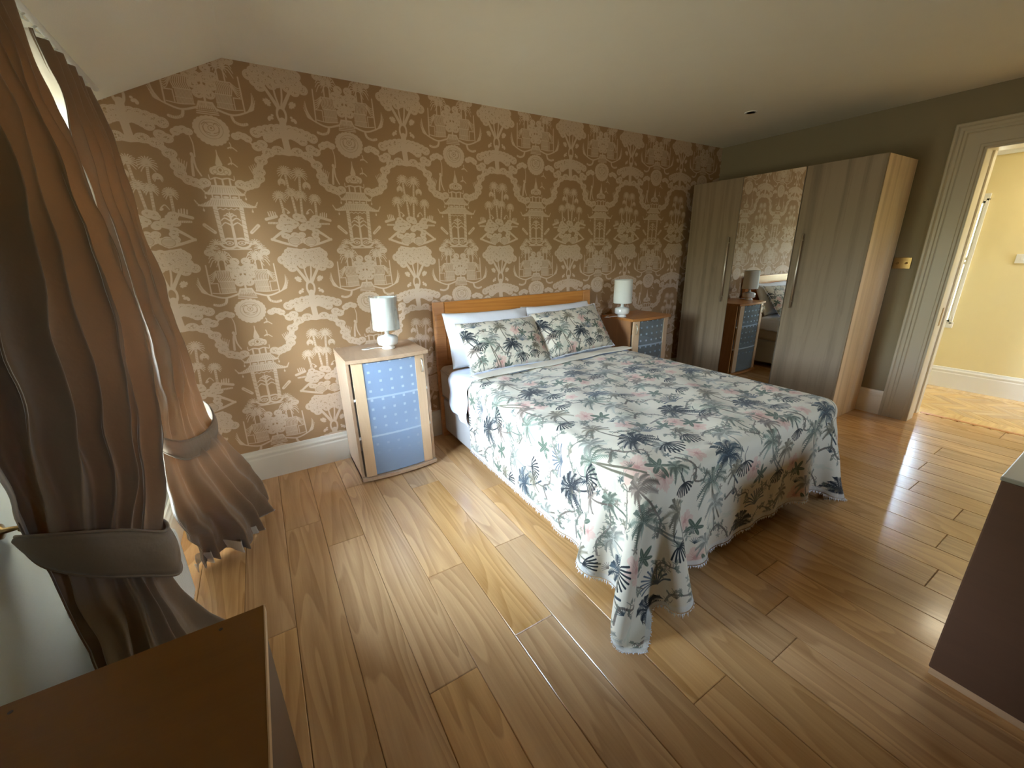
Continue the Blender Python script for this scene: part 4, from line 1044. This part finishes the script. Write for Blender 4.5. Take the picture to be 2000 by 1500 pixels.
far_rows = [
 (2.085, [(.65, -.915), (.65, -.81), (.65, -.7), (.65, -.56), (.65, -.42), (.65, -.29)], .024),
 (1.90, [(.652, -.885), (.66, -.80), (.665, -.7), (.67, -.57), (.665, -.44), (.66, -.33)], .028),
 (1.60, [(.64, -.81), (.66, -.75), (.68, -.67), (.69, -.58), (.69, -.49), (.675, -.40)], .028),
 (1.25, [(.635, -.66), (.66, -.64), (.69, -.59), (.71, -.53), (.715, -.47), (.705, -.41)], .022),
 (.95, [(.655, -.76), (.69, -.75), (.72, -.70), (.745, -.64), (.75, -.58), (.735, -.52)], .018),
 (.70, [(.67, -1.02), (.695, -.97), (.72, -.88), (.745, -.75), (.76, -.58), (.73, -.45)], .012),
 (.42, [(.66, -1.05), (.72, -1.00), (.79, -.90), (.845, -.76), (.84, -.60), (.79, -.43)], .026),
 (.20, [(.66, -.92), (.73, -.87), (.83, -.80), (.89, -.68), (.88, -.48), (.79, -.28)], .038),
 (.035, [(.655, -.84), (.73, -.80), (.84, -.73), (.91, -.60), (.90, -.42), (.80, -.20)], .046)]
tn, Pn_ = curtain('curtain', near_rows, 8, 'taupe satin curtain beside the wooden desk, tied back at its brass hook', 1)
tf, Pf_ = curtain('curtain', far_rows, 6, 'taupe satin curtain next to the wallpapered wall, its flared skirt lit by the window', 5, .012)
def band(t, pts, widths, off=.0):
    P = [np.array(p, float) for p in pts]; n = 60; bm = bmesh.new(); rows = []
    for i in range(n+1):
        f = i/n; c = V(catmull(P, f)); w = float(catmull(np.array(widths, float), f)); d = (V(catmull(P, min(1, f+.01)))-V(catmull(P, max(0, f-.01)))).normalized()
        out = V((0, 0, 1)).cross(d).normalized()*-1
        row = []
        for k in range(9):
            g = k/8*2-1; row.append(bm.verts.new(c+V((0, 0, g*w/2))+out*(.010*(1-g*g)+(.003 if abs(g) > .8 else 0))))
        rows.append(row)
    for i in range(n):
        for k in range(8): bm.faces.new((rows[i][k], rows[i+1][k], rows[i+1][k+1], rows[i][k+1]))
    edges_ = [[v_.co.copy() for v_ in (r_[e_] for r_ in rows)] for e_ in (0, 8)]
    o = fin(bm, 'tieback', M_CURT, t, True)
    b2 = bmesh.new()
    for pe in edges_: tube(b2, pe, .0042, 8)
    fin(b2, 'piping', M_CURT, o, True); m = o.modifiers.new('t', 'SOLIDIFY'); m.thickness = .005; m.offset = 0
    return o
band(tn, [(.514, -1.64, .785), (.57, -1.715, .780), (.65, -1.735, .748), (.715, -1.705, .700), (.768, -1.655, .640), (.748, -1.575, .645), (.66, -1.53, .68), (.54, -1.56, .75)], [.02, .085, .125, .14, .14, .12, .08, .03])
band(tf, [(.655, -1.03, .775), (.70, -1.035, .722), (.738, -.96, .668), (.775, -.72, .610), (.792, -.52, .612), (.755, -.40, .665), (.62, -.27, .74), (.52, -.22, .78)], [.05, .07, .08, .08, .08, .07, .05, .03])
settle(tn, (.65, -1.5, 0)); settle(tf, (.65, -.65, 0))
# brass tieback hook by the window
t = thing('tieback_hook', 'brass curtain tieback hook on the wall beneath the window corner', 'hook')
bm = bmesh.new(); lathe(bm, [(.001, 0), (.018, 0), (.018, .004), (.007, .008), (.005, .03), (.010, .036), (.012, .044), (.008, .052), (.001, .054)], (XL, -1.66, .825), 20, 'X'); fin(bm, 'knob', M_BRASS, t, True)
bm = bmesh.new(); tube(bm, [(XL+.03, -1.66, .82), (XL+.045, -1.655, .80), (XL+.04, -1.65, .785), (XL+.02, -1.645, .79)], .004, 8); fin(bm, 'ring', M_BRASS, t, True)
settle(t, (XL, -1.66, .82))
# rail with gliders
t = thing('curtain_rail', 'white curtain track with gliders under the sloping ceiling', 'curtain rail')
bm = bmesh.new(); tube(bm, [(.648, -.20, 2.135), (.648, -.8, 2.137), (.648, -2.05, 2.137)], .011, 14); fin(bm, 'track', M_WHITE, t, True)
for k in range(20):
    y = -.30-.085*k
    bm = bmesh.new(); tube(bm, [(.648, y, 2.127), (.640, y-.006, 2.118), (.644, y-.012, 2.106), (.654, y-.008, 2.104)], .0035, 8); fin(bm, 'glider_hook', M_WHITE, t, True)
for y in (-.24, -1.0, -1.95): box('bracket', (.60, y-.012, 2.130), (.648, y+.012, 2.150), M_WHITE, t, .002)
settle(t, (.648, -1.1, 2.135))

# ------------------------------------------------------------------ radiator under the window
t = thing('radiator', 'white ribbed panel radiator under the window behind the curtains', 'radiator')
bm = bmesh.new(); ra, rb, z0, z1, xf = -1.52, -1.085, .085, .405, .640
n = 21*6; A = []
for i in range(n+1):
    y = rb+(ra-rb)*i/n; ph = (i % 6)/6; d = .006 if ph in (1/6, 2/6, 3/6) else 0.
    A.append([bm.verts.new(p) for p in ((xf-.008, y, z1), (xf+d*.5, y, z1-.012), (xf+d, y, z1-.03), (xf+d, y, z0+.02), (xf-.008, y, z0))])
for i in range(n):
    for k in range(4): bm.faces.new((A[i][k], A[i+1][k], A[i+1][k+1], A[i][k+1]))
o = fin(bm, 'front_panel', M_WHITE, t); m = o.modifiers.new('t', 'SOLIDIFY'); m.thickness = .012; m.offset = 1
box('back_panel', (.535, ra, z0), (.548, rb, z1), M_WHITE, t, .004); box('side_grille', (.535, rb-.001, z0), (xf-.004, rb+.003, z1), M_WHITE, t, .002)
box('top_grille', (.535, ra, z1-.004), (xf-.002, rb+.002, z1+.010), M_WHITE, t, .003)
bm = bmesh.new(); tube(bm, [(.59, rb+.03, .0), (.59, rb+.03, .10), (.59, rb-.01, .115)], .008, 10); lathe(bm, [(.001, .08), (.014, .08), (.016, .11), (.012, .145), (.001, .147)], (.59, rb+.03, 0), 16); fin(bm, 'valve', M_WHITE, t, True)
settle(t, (.58, -1.43, 0))

# ------------------------------------------------------------------ desk and chest in the foreground
t = thing('desk', 'orange-brown wooden desk with pale edging standing by the near curtain', 'desk')
dx1, dy1, dz = 1.000, -2.134, .750
box('desk_top', (XL+.005, dy1-.62, dz-.019), (dx1-.0008, dy1, dz), M_DESK, t, .0008, 1)
box('edge_strip', (dx1-.0010, dy1-.62, dz-.0192), (dx1+.0012, dy1-.0003, dz+.0003), M_DESKE, t, label='pale edge strip')
box('side_panel', (dx1-.026, dy1-.60, 0), (dx1-.008, dy1-.002, dz-.019), M_DESKD, t, .0008, 1)
box('side_panel', (XL+.012, dy1-.60, 0), (XL+.030, dy1-.002, dz-.019), M_DESKD, t)
box('back_panel', (XL+.030, dy1-.022, .25), (dx1-.026, dy1-.006, dz-.019), M_DESKD, t)
for x, y in ((.93, dy1-.022), (.662, dy1-.022)):
    bm = bmesh.new(); lathe(bm, [(.001, 0), (.0032, 0), (.0032, .0006), (.001, .0006)], (x, y, dz), 12); fin(bm, 'screw_hole', M_BROWN, t)
settle(t, (.75, dy1-.3, 0))
t = thing('chest', 'brown wooden chest standing across the floor from the bed foot', 'chest')
cx0, cy1, cz = 2.826, -2.792, .764
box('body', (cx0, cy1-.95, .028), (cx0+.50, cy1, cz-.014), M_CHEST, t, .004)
box('top_panel', (cx0-.001, cy1-.953, cz-.014), (cx0+.503, cy1+.003, cz), M_CHESTT, t, .003, label='top greyed by painted hall glare')
box('plinth', (cx0+.004, cy1-.945, 0), (cx0+.49, cy1-.004, .028), M_NS, t, .001)
settle(t, (cx0+.25, cy1-.47, 0))
